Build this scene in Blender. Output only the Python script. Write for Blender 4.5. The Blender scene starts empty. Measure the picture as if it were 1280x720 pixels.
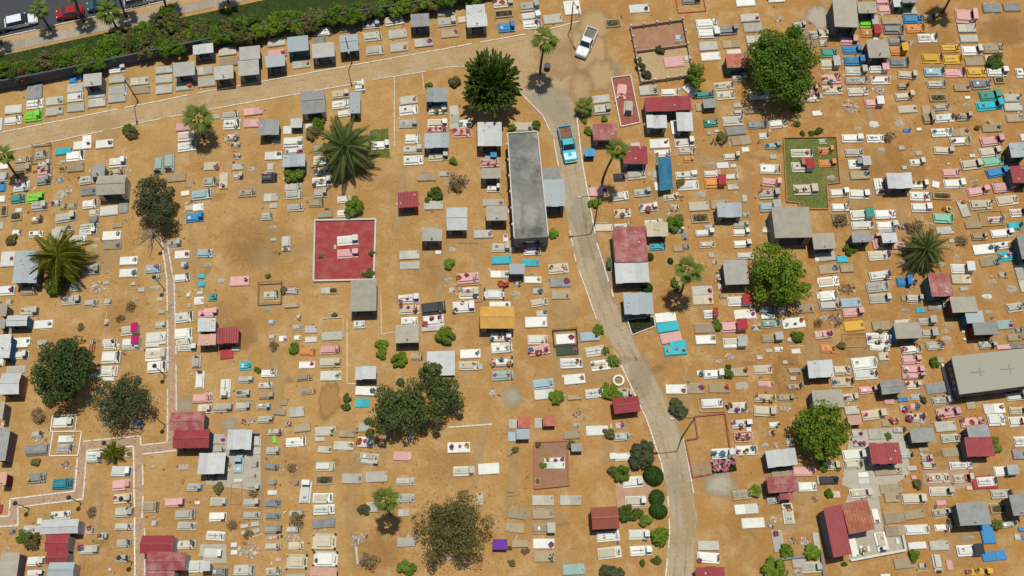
import bpy, math, random
import numpy as np
R = math.radians
rnd = random.Random(7)
scene = bpy.context.scene

# ---------------------------------------------------------------- camera
F_PX, TILT, CAM_H = 1250.0, math.atan(505 / 1250.0), 132.0
cam_d = bpy.data.cameras.new('camera')
cam_d.sensor_width = 36.0
cam_d.lens = 36.0 * F_PX / 1280.0
cam_d.clip_end = 5000.0
cam = bpy.data.objects.new('camera', cam_d)
scene.collection.objects.link(cam)
cam.location = (0, -CAM_H * math.tan(TILT), CAM_H)
cam.rotation_euler = (TILT, 0, 0)
scene.camera = cam
# ---------------------------------------------------------------- sky, sun, exposure
SUN_EL, SUN_AZ = R(79), R(22)          # azimuth from +Y (top of the picture) towards +X
world = bpy.data.worlds.new('World')
scene.world = world
world.use_nodes = True
wn = world.node_tree.nodes
sky = wn.new('ShaderNodeTexSky')
sky.sky_type = 'NISHITA'
sky.sun_disc = False
sky.sun_elevation = SUN_EL
sky.sun_rotation = SUN_AZ
bg = wn['Background']
bg.inputs['Strength'].default_value = 0.072
world.node_tree.links.new(sky.outputs[0], bg.inputs['Color'])
sun_d = bpy.data.lights.new('sun', 'SUN')
sun_d.energy = 3.55
sun_d.angle = R(0.53)
sun_d.color = (1.0, 0.95, 0.84)
sun = bpy.data.objects.new('sun', sun_d)
scene.collection.objects.link(sun)
sun.location = (0, 0, 200)
sun.rotation_euler = (-(math.pi / 2 - SUN_EL), 0, -SUN_AZ)
scene.view_settings.view_transform = 'Standard'
scene.view_settings.look = 'None'
scene.view_settings.exposure = 0.0
scene.view_settings.gamma = 1.0
scene.view_settings.use_curve_mapping = False

# ---------------------------------------------------------------- pixel -> place
CT, ST = math.cos(TILT), math.sin(TILT)
def G(px, py, z=0.0):
    dx, dv = px - 640.0, 360.0 - py
    d = (dx, F_PX * ST + dv * CT, -F_PX * CT + dv * ST)
    t = (z - CAM_H) / d[2]
    return (d[0] * t, -CAM_H * math.tan(TILT) + d[1] * t)
def height_of(base, top):
    """height of an upright thing whose foot and head are seen at these pixels"""
    bx, by = G(*base)
    best = min((math.dist((bx, by), G(top[0], top[1], z)), z) for z in [0.25 * i for i in range(4, 60)])
    return best[1]

# ---------------------------------------------------------------- materials
MATS = {}
def nodes_of(name):
    m = bpy.data.materials.new(name)
    m.use_nodes = True
    nt = m.node_tree
    return m, nt, nt.nodes, nt.links, nt.nodes['Principled BSDF']
def mat(name, col, rough=0.85, stain=0.35, stain_col=None, scale=1.6, rand=0.22, bump=0.25, metal=0.0, spec=0.3, fine=14.0, island=0.0):
    if name in MATS: return MATS[name]
    m, nt, N, L, P = nodes_of(name)
    geo = N.new('ShaderNodeNewGeometry'); oi = N.new('ShaderNodeObjectInfo')
    n1 = N.new('ShaderNodeTexNoise'); n1.inputs['Scale'].default_value = scale; n1.inputs['Detail'].default_value = 6; n1.inputs['Roughness'].default_value = 0.65
    n2 = N.new('ShaderNodeTexNoise'); n2.inputs['Scale'].default_value = fine; n2.inputs['Detail'].default_value = 4
    L.new(geo.outputs['Position'], n1.inputs['Vector']); L.new(geo.outputs['Position'], n2.inputs['Vector'])
    r1 = N.new('ShaderNodeMapRange'); r1.inputs[1].default_value = 0.42; r1.inputs[2].default_value = 0.72; r1.inputs[3].default_value = 0; r1.inputs[4].default_value = stain
    L.new(n1.outputs['Fac'], r1.inputs[0])
    mx = N.new('ShaderNodeMix'); mx.data_type = 'RGBA'
    mx.inputs[6].default_value = (*col, 1)
    sc = stain_col or tuple(c * 0.55 + k for c, k in zip(col, (0.035, 0.022, 0.008)))
    mx.inputs[7].default_value = (*sc, 1)
    L.new(r1.outputs[0], mx.inputs[0])
    add = N.new('ShaderNodeMath'); add.operation = 'MULTIPLY_ADD'; add.inputs[1].default_value = rand; add.inputs[2].default_value = 1 - rand * 0.55
    L.new(oi.outputs['Random'], add.inputs[0])
    fm = N.new('ShaderNodeMapRange'); fm.inputs[1].default_value = 0.25; fm.inputs[2].default_value = 0.75; fm.inputs[3].default_value = 0.86; fm.inputs[4].default_value = 1.1
    L.new(n2.outputs['Fac'], fm.inputs[0])
    mul = N.new('ShaderNodeMath'); mul.operation = 'MULTIPLY'
    L.new(add.outputs[0], mul.inputs[0]); L.new(fm.outputs[0], mul.inputs[1])
    last = mul
    if island:
        ia = N.new('ShaderNodeMath'); ia.operation = 'MULTIPLY_ADD'; ia.inputs[1].default_value = island; ia.inputs[2].default_value = 1 - island * 0.5
        L.new(geo.outputs['Random Per Island'], ia.inputs[0])
        m3 = N.new('ShaderNodeMath'); m3.operation = 'MULTIPLY'
        L.new(mul.outputs[0], m3.inputs[0]); L.new(ia.outputs[0], m3.inputs[1]); last = m3
    vm = N.new('ShaderNodeVectorMath'); vm.operation = 'SCALE'
    L.new(mx.outputs[2], vm.inputs[0]); L.new(last.outputs[0], vm.inputs['Scale'])
    L.new(vm.outputs[0], P.inputs['Base Color'])
    P.inputs['Roughness'].default_value = rough; P.inputs['Metallic'].default_value = metal
    P.inputs['Specular IOR Level'].default_value = spec
    if bump:
        b = N.new('ShaderNodeBump'); b.inputs['Strength'].default_value = bump; b.inputs['Distance'].default_value = 0.072
        L.new(n2.outputs['Fac'], b.inputs['Height']); L.new(b.outputs[0], P.inputs['Normal'])
    MATS[name] = m
    return m
def leaf_mat(name, dark, light, rand=0.3, transl=0.25):
    if name in MATS: return MATS[name]
    m, nt, N, L, P = nodes_of(name)
    geo = N.new('ShaderNodeNewGeometry'); oi = N.new('ShaderNodeObjectInfo')
    n1 = N.new('ShaderNodeTexNoise'); n1.inputs['Scale'].default_value = 0.8; n1.inputs['Detail'].default_value = 4
    L.new(geo.outputs['Position'], n1.inputs['Vector'])
    a = N.new('ShaderNodeMath'); a.operation = 'MULTIPLY_ADD'; a.inputs[1].default_value = 0.6; a.inputs[2].default_value = 0.072
    L.new(geo.outputs['Random Per Island'], a.inputs[0])
    c = N.new('ShaderNodeMath'); c.operation = 'MULTIPLY_ADD'; c.inputs[1].default_value = 0.55; L.new(n1.outputs['Fac'], c.inputs[0]); L.new(a.outputs[0], c.inputs[2])
    mx = N.new('ShaderNodeMix'); mx.data_type = 'RGBA'; mx.inputs[6].default_value = (*dark, 1); mx.inputs[7].default_value = (*light, 1)
    L.new(c.outputs[0], mx.inputs[0])
    s = N.new('ShaderNodeMath'); s.operation = 'MULTIPLY_ADD'; s.inputs[1].default_value = rand; s.inputs[2].default_value = 1 - rand / 2
    L.new(oi.outputs['Random'], s.inputs[0])
    vm = N.new('ShaderNodeVectorMath'); vm.operation = 'SCALE'; L.new(mx.outputs[2], vm.inputs[0]); L.new(s.outputs[0], vm.inputs['Scale'])
    L.new(vm.outputs[0], P.inputs['Base Color'])
    P.inputs['Roughness'].default_value = 0.6; P.inputs['Specular IOR Level'].default_value = 0.25
    tr = N.new('ShaderNodeBsdfTranslucent'); L.new(vm.outputs[0], tr.inputs['Color'])
    ms = N.new('ShaderNodeMixShader'); ms.inputs[0].default_value = transl
    L.new(P.outputs[0], ms.inputs[1]); L.new(tr.outputs[0], ms.inputs[2])
    L.new(ms.outputs[0], N['Material Output'].inputs['Surface'])
    MATS[name] = m
    return m

PAL = dict(w=(.80, .79, .74), l=(.50, .48, .40), g=(.27, .285, .27), t=(.46, .37, .23), e=(.80, .72, .53), p=(.80, .46, .43),
           b=(.05, .29, .58), c=(.05, .52, .60), s=(.50, .67, .72), a=(.42, .58, .52), m=(.30, .65, .45), n=(.08, .36, .29),
           q=(.24, .74, .06), y=(.78, .47, .06), o=(.78, .33, .10), r=(.46, .05, .055), v=(.50, .015, .15), u=(.20, .045, .42),
           k=(.045, .05, .055), z=(.04, .085, .045), T=(.015, .24, .32))
CNAME = dict(w='white', l='pale concrete', g='grey concrete', t='sandy old', e='cream', p='pink', b='blue', c='turquoise', s='pale blue', a='pale aqua',
             m='mint green', n='teal green', q='lime green', y='yellow', o='orange', r='red', v='magenta', u='purple', k='black', z='dark green', T='dark teal')
PAL = {k: tuple(x * (.68 if k in 'wesa' else .78) for x in v) for k, v in PAL.items()}
PAL['w'] = (.68, .685, .62); PAL['l'] = (.45, .44, .37); PAL['g'] = (.25, .26, .245)
def gm(c):
    return mat('paint_' + CNAME[c].replace(' ', '_'), PAL[c], rough=0.7, stain=0.5 if c in 'lgt' else 0.32, scale=1.3, rand=0.36 if c in 'lgtw' else 0.24, stain_col=(0.10, 0.09, 0.07) if c == 'g' else None)
M_TAB = mat('granite_dark', (.07, .075, .08), rough=0.4, stain=0.2)
M_GREYSTONE = mat('stone_grey', (.20, .20, .20), rough=0.6, stain=0.3)
M_DARK = mat('niche_shade_and_soil', (.02, .02, .022), stain=0.1)  # near-black: painted shade inside niches, and the dark grave soil
M_IRON = mat('iron_bars', (.03, .03, .032), rough=0.5, stain=0.3, stain_col=(.12, .05, .02))
M_WHITEKERB = mat('kerb_paint', (.66, .64, .56), stain=0.6, stain_col=(.40, .30, .18), scale=2.5)
M_BARK = mat('bark', (.14, .10, .07), stain=0.5)
M_PALMBARK = mat('palm_bark', (.10, .075, .055), stain=0.5)
M_RUBBLE = mat('rubble_stone', (.46, .42, .34), stain=0.4, island=0.7)
M_MOUND = mat('cement_mound', (.44, .40, .31), stain=0.6, scale=3)
M_GLASS = mat('window_glass', (.02, .03, .035), rough=0.08, stain=0, bump=0, spec=0.6)
M_RUBBER = mat('tyre_rubber', (.02, .02, .02), rough=0.8, stain=0)
M_CHROME = mat('chrome', (.55, .55, .55), rough=0.25, metal=1.0, stain=0, bump=0)
FLOWERS = dict(pink=(.80, .12, .30), magenta=(.55, .02, .28), red=(.55, .02, .03), white=(.78, .76, .70), yellow=(.80, .50, .04), blue=(.06, .26, .50), purple=(.28, .06, .38), orange=(.78, .22, .04))
for k_, c_ in FLOWERS.items(): mat('petal_' + k_, tuple(x * .8 for x in c_), rough=0.7, stain=0.25, rand=0.3, bump=0, island=0.6)
M_STEM = leaf_mat('stem_leaf', (.03, .07, .02), (.09, .15, .04))

# ---------------------------------------------------------------- mesh helpers
COL = scene.collection
class MB:
    def __init__(s): s.v = []; s.f = []; s.m = []; s.mi = 0
    def add(s, vs, fs):
        o = len(s.v); s.v += vs; s.f += [tuple(i + o for i in f) for f in fs]; s.m += [s.mi] * len(fs); return s
    def box(s, cx, cy, z0, z1, wx, wy, top=1.0, rot=0.0, jit=0.0):
        c, q = math.cos(rot), math.sin(rot); vs = []
        for z, k in ((z0, 1.0), (z1, top)):
            for x, y in ((-1, -1), (1, -1), (1, 1), (-1, 1)):
                x, y = x * wx / 2 * k, y * wy / 2 * k
                j = rnd.uniform(-jit, jit) if jit else 0
                vs.append((cx + x * c - y * q, cy + x * q + y * c, z + (j if z == z1 else 0)))
        return s.add(vs, [(3, 2, 1, 0), (4, 5, 6, 7), (0, 1, 5, 4), (1, 2, 6, 5), (2, 3, 7, 6), (3, 0, 4, 7)])
    def slant(s, pts, z0, th):
        """prism from a list of (x,y,z) top corners, going down by th"""
        n = len(pts); vs = [(x, y, z) for x, y, z in pts] + [(x, y, z - th) for x, y, z in pts]
        return s.add(vs, [tuple(range(n)), tuple(range(2 * n - 1, n - 1, -1))] + [(i + n, (i + 1) % n + n, (i + 1) % n, i) for i in range(n)])
    def tube(s, a, b, r0, r1, n=6):
        a = np.array(a, float); b = np.array(b, float); d = b - a; d /= max(np.linalg.norm(d), 1e-6)
        u = np.cross(d, (0, 0, 1.0)) if abs(d[2]) < 0.95 else np.cross(d, (1.0, 0, 0)); u /= np.linalg.norm(u); w = np.cross(d, u)
        vs = []
        for p, r in ((a, r0), (b, r1)):
            for i in range(n):
                t = 2 * math.pi * i / n; vs.append(tuple(p + (u * math.cos(t) + w * math.sin(t)) * r))
        return s.add(vs, [(i, (i + 1) % n, (i + 1) % n + n, i + n) for i in range(n)] + [tuple(range(n - 1, -1, -1)), tuple(range(n, 2 * n))])
    def cyl(s, x, y, z0, z1, r0, r1=None, n=8): return s.tube((x, y, z0), (x, y, z1), r0, r1 if r1 is not None else r0, n)
    def stone(s, x, y, z, r, flat=0.6):
        vs = [(x + r * rnd.uniform(.7, 1.2), y, z), (x, y + r * rnd.uniform(.7, 1.2), z), (x - r * rnd.uniform(.7, 1.2), y, z), (x, y - r * rnd.uniform(.7, 1.2), z), (x + r * rnd.uniform(-.3, .3), y + r * rnd.uniform(-.3, .3), z + r * flat), (x, y, z - r * .4)]
        return s.add(vs, [(0, 1, 4), (1, 2, 4), (2, 3, 4), (3, 0, 4), (1, 0, 5), (2, 1, 5), (3, 2, 5), (0, 3, 5)])
    def mesh(s, name, mats):
        me = bpy.data.meshes.new(name); me.from_pydata(s.v, [], s.f)
        for m in (mats if isinstance(mats, (list, tuple)) else [mats]): me.materials.append(m)
        if any(s.m): me.polygons.foreach_set('material_index', s.m)
        return me
    def obj(s, name, mats, parent=None):
        o = bpy.data.objects.new(name, s.mesh(name, mats)); COL.objects.link(o)
        if parent: o.parent = parent
        return o
def quads(name, V, m, parent=None, per=4):
    """V: (n,per,3) array of separate faces"""
    n = len(V); me = bpy.data.meshes.new(name)
    me.vertices.add(n * per); me.vertices.foreach_set('co', V.reshape(-1).astype(np.float32))
    me.loops.add(n * per); me.loops.foreach_set('vertex_index', np.arange(n * per, dtype=np.int32))
    me.polygons.add(n); me.polygons.foreach_set('loop_start', np.arange(0, n * per, per, dtype=np.int32)); me.polygons.foreach_set('loop_total', np.full(n, per, dtype=np.int32))
    me.update(calc_edges=True); me.materials.append(m)
    if name is None: return me
    o = bpy.data.objects.new(name, me); COL.objects.link(o)
    if parent: o.parent = parent
    return o
def link(name, data, parent=None, loc=None):
    o = bpy.data.objects.new(name, data); COL.objects.link(o)
    if parent: o.parent = parent
    if loc: o.location = loc
    return o
def empty(name, x, y, rz=0.0, z=0.0):
    o = bpy.data.objects.new(name, None); COL.objects.link(o); o.location = (x, y, z); o.rotation_euler = (0, 0, rz); o.empty_display_size = 0.3
    return o
def tag(o, label, cat, group=None):
    o['label'] = label; o['category'] = cat
    if group: o['group'] = group
    return o
def struct(o): o['kind'] = 'structure'; return o
def rect(px, py, w, h, ang, z=0.0):
    """oriented rectangle seen in the picture -> centre, length, width, heading on the plane z"""
    a = R(ang); u = (math.cos(a) * w / 2, -math.sin(a) * w / 2); v = (math.sin(a) * h / 2, math.cos(a) * h / 2)
    p0 = G(px - u[0], py - u[1], z); p1 = G(px + u[0], py + u[1], z); q0 = G(px - v[0], py - v[1], z); q1 = G(px + v[0], py + v[1], z)
    c = G(px, py, z)
    return c[0], c[1], math.dist(p0, p1), math.dist(q0, q1), math.atan2(p1[1] - p0[1], p1[0] - p0[0])
def sheet(name, px_pts, z, m, jit=0.0, step=None, tris=False):
    pts = [G(*p) for p in px_pts]
    if step:
        out = []
        for i, a in enumerate(pts):
            b = pts[(i + 1) % len(pts)]; n = max(1, int(math.dist(a, b) / step))
            for k in range(n):
                t = k / n; out.append((a[0] + (b[0] - a[0]) * t + rnd.uniform(-jit, jit), a[1] + (b[1] - a[1]) * t + rnd.uniform(-jit, jit)))
        pts = out
    me = bpy.data.meshes.new(name); me.from_pydata([(x, y, z) for x, y in pts], [], [tuple(range(len(pts)))])
    if me.polygons[0].normal.z < 0: me.flip_normals()
    me.materials.append(m)
    o = bpy.data.objects.new(name, me); COL.objects.link(o); return o
def kerb(name, px_pts, w, hgt, m, z0=-0.02, step=1.2, gap=0.03, jit=0.015):
    """kerb of separate blocks along a polyline seen in the picture: one object, blocks as its parts past the first level would be tiny"""
    mb = MB(); pts = [G(*p) for p in px_pts]
    for a, b in zip(pts, pts[1:]):
        L_ = math.dist(a, b); n = max(1, int(L_ / step)); ang = math.atan2(b[1] - a[1], b[0] - a[0])
        for k in range(n):
            t = (k + .5) / n
            if rnd.random() < 0.07: continue
            mb.box(a[0] + (b[0] - a[0]) * t + rnd.uniform(-jit, jit), a[1] + (b[1] - a[1]) * t + rnd.uniform(-jit, jit), z0, hgt + rnd.uniform(-.04, .015), L_ / n - gap, w * rnd.uniform(.9, 1.08), rot=ang + rnd.uniform(-.01, .01), top=.96)
    return mb.obj(name, m)
# ================================================================ THE SETTING
def dirt_mat(name, base, dark, pale, gradient=None, bump=0.5, patch=0.07):
    m, nt, N, L, P = nodes_of(name)
    geo = N.new('ShaderNodeNewGeometry')
    def noise(scale, detail=5, rough=0.6, dist=0.0):
        n = N.new('ShaderNodeTexNoise'); n.inputs['Scale'].default_value = scale; n.inputs['Detail'].default_value = detail; n.inputs['Roughness'].default_value = rough; n.inputs['Distortion'].default_value = dist
        L.new(geo.outputs['Position'], n.inputs['Vector']); return n
    def rng(src, a, b, c, d):
        r = N.new('ShaderNodeMapRange'); r.inputs[1].default_value = a; r.inputs[2].default_value = b; r.inputs[3].default_value = c; r.inputs[4].default_value = d
        L.new(src, r.inputs[0]); return r.outputs[0]
    def mix(fac, a, b):
        x = N.new('ShaderNodeMix'); x.data_type = 'RGBA'
        if fac is not None: L.new(fac, x.inputs[0])
        for i, s in ((6, a), (7, b)):
            if isinstance(s, tuple): x.inputs[i].default_value = (*s, 1)
            else: L.new(s, x.inputs[i])
        return x.outputs[2]
    col = base
    if gradient:
        sep = N.new('ShaderNodeSeparateXYZ'); L.new(geo.outputs['Position'], sep.inputs[0])
        wob = noise(0.03, 3); ad = N.new('ShaderNodeMath'); ad.operation = 'MULTIPLY_ADD'; ad.inputs[1].default_value = 60
        L.new(wob.outputs['Fac'], ad.inputs[0]); L.new(sep.outputs[0], ad.inputs[2])
        col = mix(rng(ad.outputs[0], 5, 75, 0, 1), base, gradient)
    big = noise(patch, 6, 0.62, 0.6); mid = noise(0.35, 7, 0.65, 0.4); fine = noise(2.6, 8, 0.7); grit = noise(16, 4, 0.7)
    col = mix(rng(big.outputs['Fac'], .40, .68, 0, .75), col, dark)
    col = mix(rng(mid.outputs['Fac'], .47, .70, 0, .9), col, pale)
    blot = noise(0.9, 5, 0.6, 1.0)
    col = mix(rng(blot.outputs['Fac'], .56, .74, 0, .6), col, dark)
    vm = N.new('ShaderNodeVectorMath'); vm.operation = 'SCALE'; L.new(col, vm.inputs[0])
    mm = N.new('ShaderNodeMath'); mm.operation = 'MULTIPLY'
    L.new(rng(fine.outputs['Fac'], .26, .74, .80, 1.16), mm.inputs[0]); L.new(rng(grit.outputs['Fac'], .3, .7, .88, 1.12), mm.inputs[1])
    L.new(mm.outputs[0], vm.inputs['Scale']); L.new(vm.outputs[0], P.inputs['Base Color'])
    P.inputs['Roughness'].default_value = 0.95; P.inputs['Specular IOR Level'].default_value = 0.1
    hs = N.new('ShaderNodeMath'); hs.operation = 'MULTIPLY_ADD'; hs.inputs[1].default_value = .35; L.new(grit.outputs['Fac'], hs.inputs[0]); L.new(fine.outputs['Fac'], hs.inputs[2])
    b = N.new('ShaderNodeBump'); b.inputs['Strength'].default_value = bump; b.inputs['Distance'].default_value = 0.12
    L.new(hs.outputs[0], b.inputs['Height']); L.new(b.outputs[0], P.inputs['Normal'])
    MATS[name] = m
    return m
M_DIRT = dirt_mat('dry_earth', (.425, .254, .093), (.340, .184, .061), (.472, .320, .150), gradient=(.380, .196, .060))
M_ROAD = dirt_mat('packed_earth_road', (.425, .295, .155), (.37, .24, .11), (.44, .34, .21), bump=0.3, patch=0.1)
M_PALEROAD = dirt_mat('worn_concrete_road', (.40, .32, .21), (.37, .27, .155), (.39, .345, .25), bump=0.3, patch=0.12)
M_PATCH = dirt_mat('dug_earth', (.40, .215, .07), (.34, .17, .05), (.42, .24, .09), bump=0.6)
M_CEMENT = dirt_mat('spilt_cement', (.42, .39, .31), (.40, .30, .17), (.45, .40, .30))
M_ASPHALT = mat('asphalt', (.052, .054, .062), stain=.5, scale=.5, rand=0, stain_col=(.075, .075, .08))
M_PAVE = mat('pavement_concrete', (.36, .31, .24), stain=.4, rand=.2, scale=.8)
M_BRICKPATH = mat('brick_paving', (.40, .27, .165), stain=.6, rand=.12, scale=1.2, stain_col=(.40, .28, .15))
M_REDFLOOR = mat('red_cement_floor', (.285, .040, .040), stain=.75, rand=0, scale=.7, stain_col=(.36, .12, .095))
M_BRICKFLOOR = mat('brick_floor', (.30, .145, .085), stain=.8, rand=.2, scale=.9, stain_col=(.34, .22, .12))
M_PINKFLOOR = mat('pink_slab_floor', (.43, .27, .17), stain=.5, rand=.15, scale=1.2)
M_GREYFLOOR = mat('grey_cement_floor', (.44, .41, .33), stain=.6, rand=.15, scale=1, stain_col=(.36, .27, .15))
M_GRASS = leaf_mat('grass_blade', (.022, .060, .006), (.085, .125, .016), rand=0)
M_GRASSBED = mat('turf_bed', (.028, .056, .008), stain=.6, rand=0, scale=.6, stain_col=(.07, .08, .02))
M_WALLGREY = mat('boundary_wall_render', (.075, .085, .10), stain=.5, rand=.1, scale=.8, stain_col=(.10, .10, .10))

g = MB(); g.add([(-1500, -1500, 0), (1500, -1500, 0), (1500, 1500, 0), (-1500, 1500, 0)], [(0, 1, 2, 3)])
struct(g.obj('ground', M_DIRT))

# roads inside the cemetery
up = [(-160, 199), (0, 166), (106, 145), (256, 115), (512, 69), (668, 41), (724, 27)]
lo = [(-160, 222), (16, 188), (180, 153), (256, 138), (444, 105), (512, 93), (586, 83)]
struct(sheet('dirt_road', up + [(728, 44), (721, 84), (716, 124), (712, 135)] + [(690, 140), (648, 112), (620, 88)] + lo[::-1], 0.004, M_ROAD, jit=.18, step=1.5))
lk = [(648, 114), (678, 144), (692, 174), (698, 208), (708, 262), (712, 288), (720, 328), (746, 400), (776, 456), (808, 524), (826, 577), (835, 620), (837, 662), (832, 722), (826, 800)]
rk = [(715, 122), (721, 146), (727, 198), (742, 282), (746, 304), (767, 372), (796, 432), (832, 496), (854, 548), (860, 577), (867, 617), (870, 646), (867, 716), (862, 800)]
struct(sheet('winding_road', lk + rk[::-1], 0.008, M_PALEROAD, jit=.1, step=1.5))
struct(kerb('road_kerb', up, .17, .12, M_WHITEKERB)); struct(kerb('road_kerb', lo[:4], .15, .12, M_WHITEKERB)); struct(kerb('road_kerb', [(256, 138), (444, 105)], .17, .12, M_WHITEKERB))
struct(kerb('road_kerb', [(466, 100), (512, 93), (562, 84), (586, 83)], .15, .12, M_WHITEKERB))
struct(kerb('road_kerb', lk[:4], .17, .12, M_WHITEKERB)); struct(kerb('road_kerb', lk[5:8], .15, .12, M_WHITEKERB)); struct(kerb('road_kerb', lk[8:], .17, .12, M_WHITEKERB))
struct(kerb('road_kerb', rk[1:6], .18, .12, M_WHITEKERB))
M_OLDKERB = mat('earth_stained_kerb', (.38, .28, .16), stain=.7, stain_col=(.30, .19, .09))
struct(kerb('road_kerb', rk[5:8], .14, .09, M_OLDKERB)); struct(kerb('road_kerb', rk[8:11], .16, .12, M_WHITEKERB)); struct(kerb('road_kerb', rk[11:], .13, .10, M_OLDKERB))
struct(kerb('plot_kerb', [(493, 96), (493, 184)], .12, .1, M_WHITEKERB)); struct(kerb('plot_kerb', [(528, 92), (530, 112)], .1, .1, M_WHITEKERB))

# brick paths with white kerbs
pl = [(201, 296), (209, 348), (210, 432), (209.6, 553)]
pr = [(210, 308), (218, 354), (220, 432), (221, 514), (221, 563)]
struct(sheet('brick_path', pl + [(176, 557), (176, 545), (104, 552), (97, 576), (94, 614), (13, 624), (12, 645), (-60, 650), (-60, 662), (23, 657), (23, 634), (104, 624), (108, 576), (109, 563), (167, 558), (167.6, 576), (170, 800), (180, 800), (179, 576), (178, 568)] + pr[::-1], 0.006, M_BRICKPATH))
for seg in (pl, pr[:4], [(209.6, 553), (176, 557), (176, 545), (104, 552)], [(221, 563), (178, 568), (179, 607)], [(179, 620), (178, 648)], [(181, 660), (181, 720), (181, 800)],
            [(109, 563), (167, 558), (167.6, 576), (169, 720), (170, 800)], [(97, 572), (94, 614), (13, 624), (12, 645), (-40, 649)], [(109, 563), (108, 576), (104, 624), (23, 634), (23, 657), (-40, 661)]):
    struct(kerb('path_kerb', seg, .21, .12, M_WHITEKERB))
# brick rows of the path that one can make out (two courses of pavers per metre, laid loosely)
bm_ = MB()
def pavers(a, b, n, w):
    a = G(*a); b = G(*b); L_ = math.dist(a, b); d = ((b[0] - a[0]) / L_, (b[1] - a[1]) / L_); ang = math.atan2(d[1], d[0])
    k = 0.2
    while k < L_:
        for j in range(n):
            o = ((j + .5) / n - .5) * w
            bm_.box(a[0] + d[0] * k - d[1] * o, a[1] + d[1] * k + d[0] * o, -.01, .016 + rnd.uniform(0, .014), .30, w / n - .03, rot=ang + rnd.uniform(-.03, .03))
        k += .33
pavers((206, 304), (213.5, 350), 4, .85); pavers((213.5, 350), (215, 432), 4, .95); pavers((215, 432), (215.2, 556), 4, 1.0); pavers((173, 562), (174, 720), 4, 1.0); pavers((212, 560), (178, 563), 4, .9); pavers((102, 556), (98.5, 620), 4, .95); pavers((98, 619), (18, 630), 4, .9); pavers((170, 552), (108, 558), 4, .9)
po = bm_.obj('brick_paver', mat('paver_brick', (.395, .26, .165), stain=.6, stain_col=(.40, .28, .15), scale=1.5, rand=0, island=.35)); po['kind'] = 'stuff'; po.parent = bpy.data.objects['brick_path']

# the street, its verge and pavement beyond the wall
struct(sheet('street', [(-300, 104), (6, 46), (114, 22), (156, 12.5), (215, 0), (420, -44), (420, -400), (-300, -400)], 0.004, M_ASPHALT))
struct(kerb('street_kerb', [(-120, 70), (6, 46), (114, 22), (156, 12.5), (215, 0), (330, -24)], .2, .13, M_WHITEKERB))
struct(sheet('street_verge', [(-120, 71), (6, 47), (114, 23), (156, 13.5), (215, 1), (330, -23), (330, -16), (256, 0), (128, 28), (5, 54), (-120, 79)], 0.008, M_ROAD))
for i in range(22):                                                # pavement slabs
    t0, t1 = i / 22, (i + 1) / 22
    a0 = (-60 + 400 * t0, 67.5 - 84 * t0); a1 = (-60 + 400 * t1, 67.5 - 84 * t1)
    b0 = (-60 + 400 * t0, 79.5 - 86 * t0); b1 = (-60 + 400 * t1, 79.5 - 86 * t1)
    pts = [G(*p) for p in (b0, b1, a1, a0)]; cx = sum(p[0] for p in pts) / 4; cy = sum(p[1] for p in pts) / 4
    if i == 0:
        pav = empty('pavement', cx, cy); struct(pav)
    mb = MB(); mb.slant([(cx + (x - cx) * .985, cy + (y - cy) * .985, .05 + rnd.uniform(-.01, .01)) for x, y in pts], 0, .08)
    o = mb.obj('paving_slab', M_PAVE); o.parent = pav; o.location = (-pav.location.x, -pav.location.y, 0)
lawn_px = [(-120, 93), (18, 66), (128, 42), (256, 16), (330, 0), (420, -20), (640, -60), (640, -4), (512, 5), (360, 28), (240, 52), (112, 78), (0, 100), (-120, 125)]
struct(sheet('street_lawn', lawn_px, 0.006, M_GRASSBED))

def inpoly(x, y, P):
    c = False; j = len(P) - 1
    for i in range(len(P)):
        if (P[i][1] > y) != (P[j][1] > y) and x < (P[j][0] - P[i][0]) * (y - P[i][1]) / (P[j][1] - P[i][1]) + P[i][0]: c = not c
        j = i
    return c
def grass(name, px_poly, n, h0=.06, h1=.2, m=None, seed=1):
    P = [G(*p) for p in px_poly]; r = np.random.default_rng(seed); xs = [p[0] for p in P]; ys = [p[1] for p in P]
    pts = []
    while len(pts) < n:
        x, y = r.uniform(min(xs), max(xs)), r.uniform(min(ys), max(ys))
        if inpoly(x, y, P): pts.append((x, y))
    p = np.array(pts); a = r.uniform(0, 6.28, n); h = r.uniform(h0, h1, n); w = r.uniform(.03, .09, n); lean = r.uniform(-.15, .15, (n, 2))
    V = np.zeros((n, 3, 3)); V[:, 0, :2] = p + np.stack([np.cos(a), np.sin(a)], 1) * w[:, None]; V[:, 1, :2] = p - np.stack([np.cos(a), np.sin(a)], 1) * w[:, None]
    V[:, 2, :2] = p + lean; V[:, 2, 2] = h; V[:, :2, 2] = 0.0
    o = quads(name, V, m or M_GRASS, per=3); o['kind'] = 'stuff'; return o
tag(grass('lawn_grass', lawn_px, 26000), 'short green grass of the verge between pavement and boundary wall', 'grass')

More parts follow.
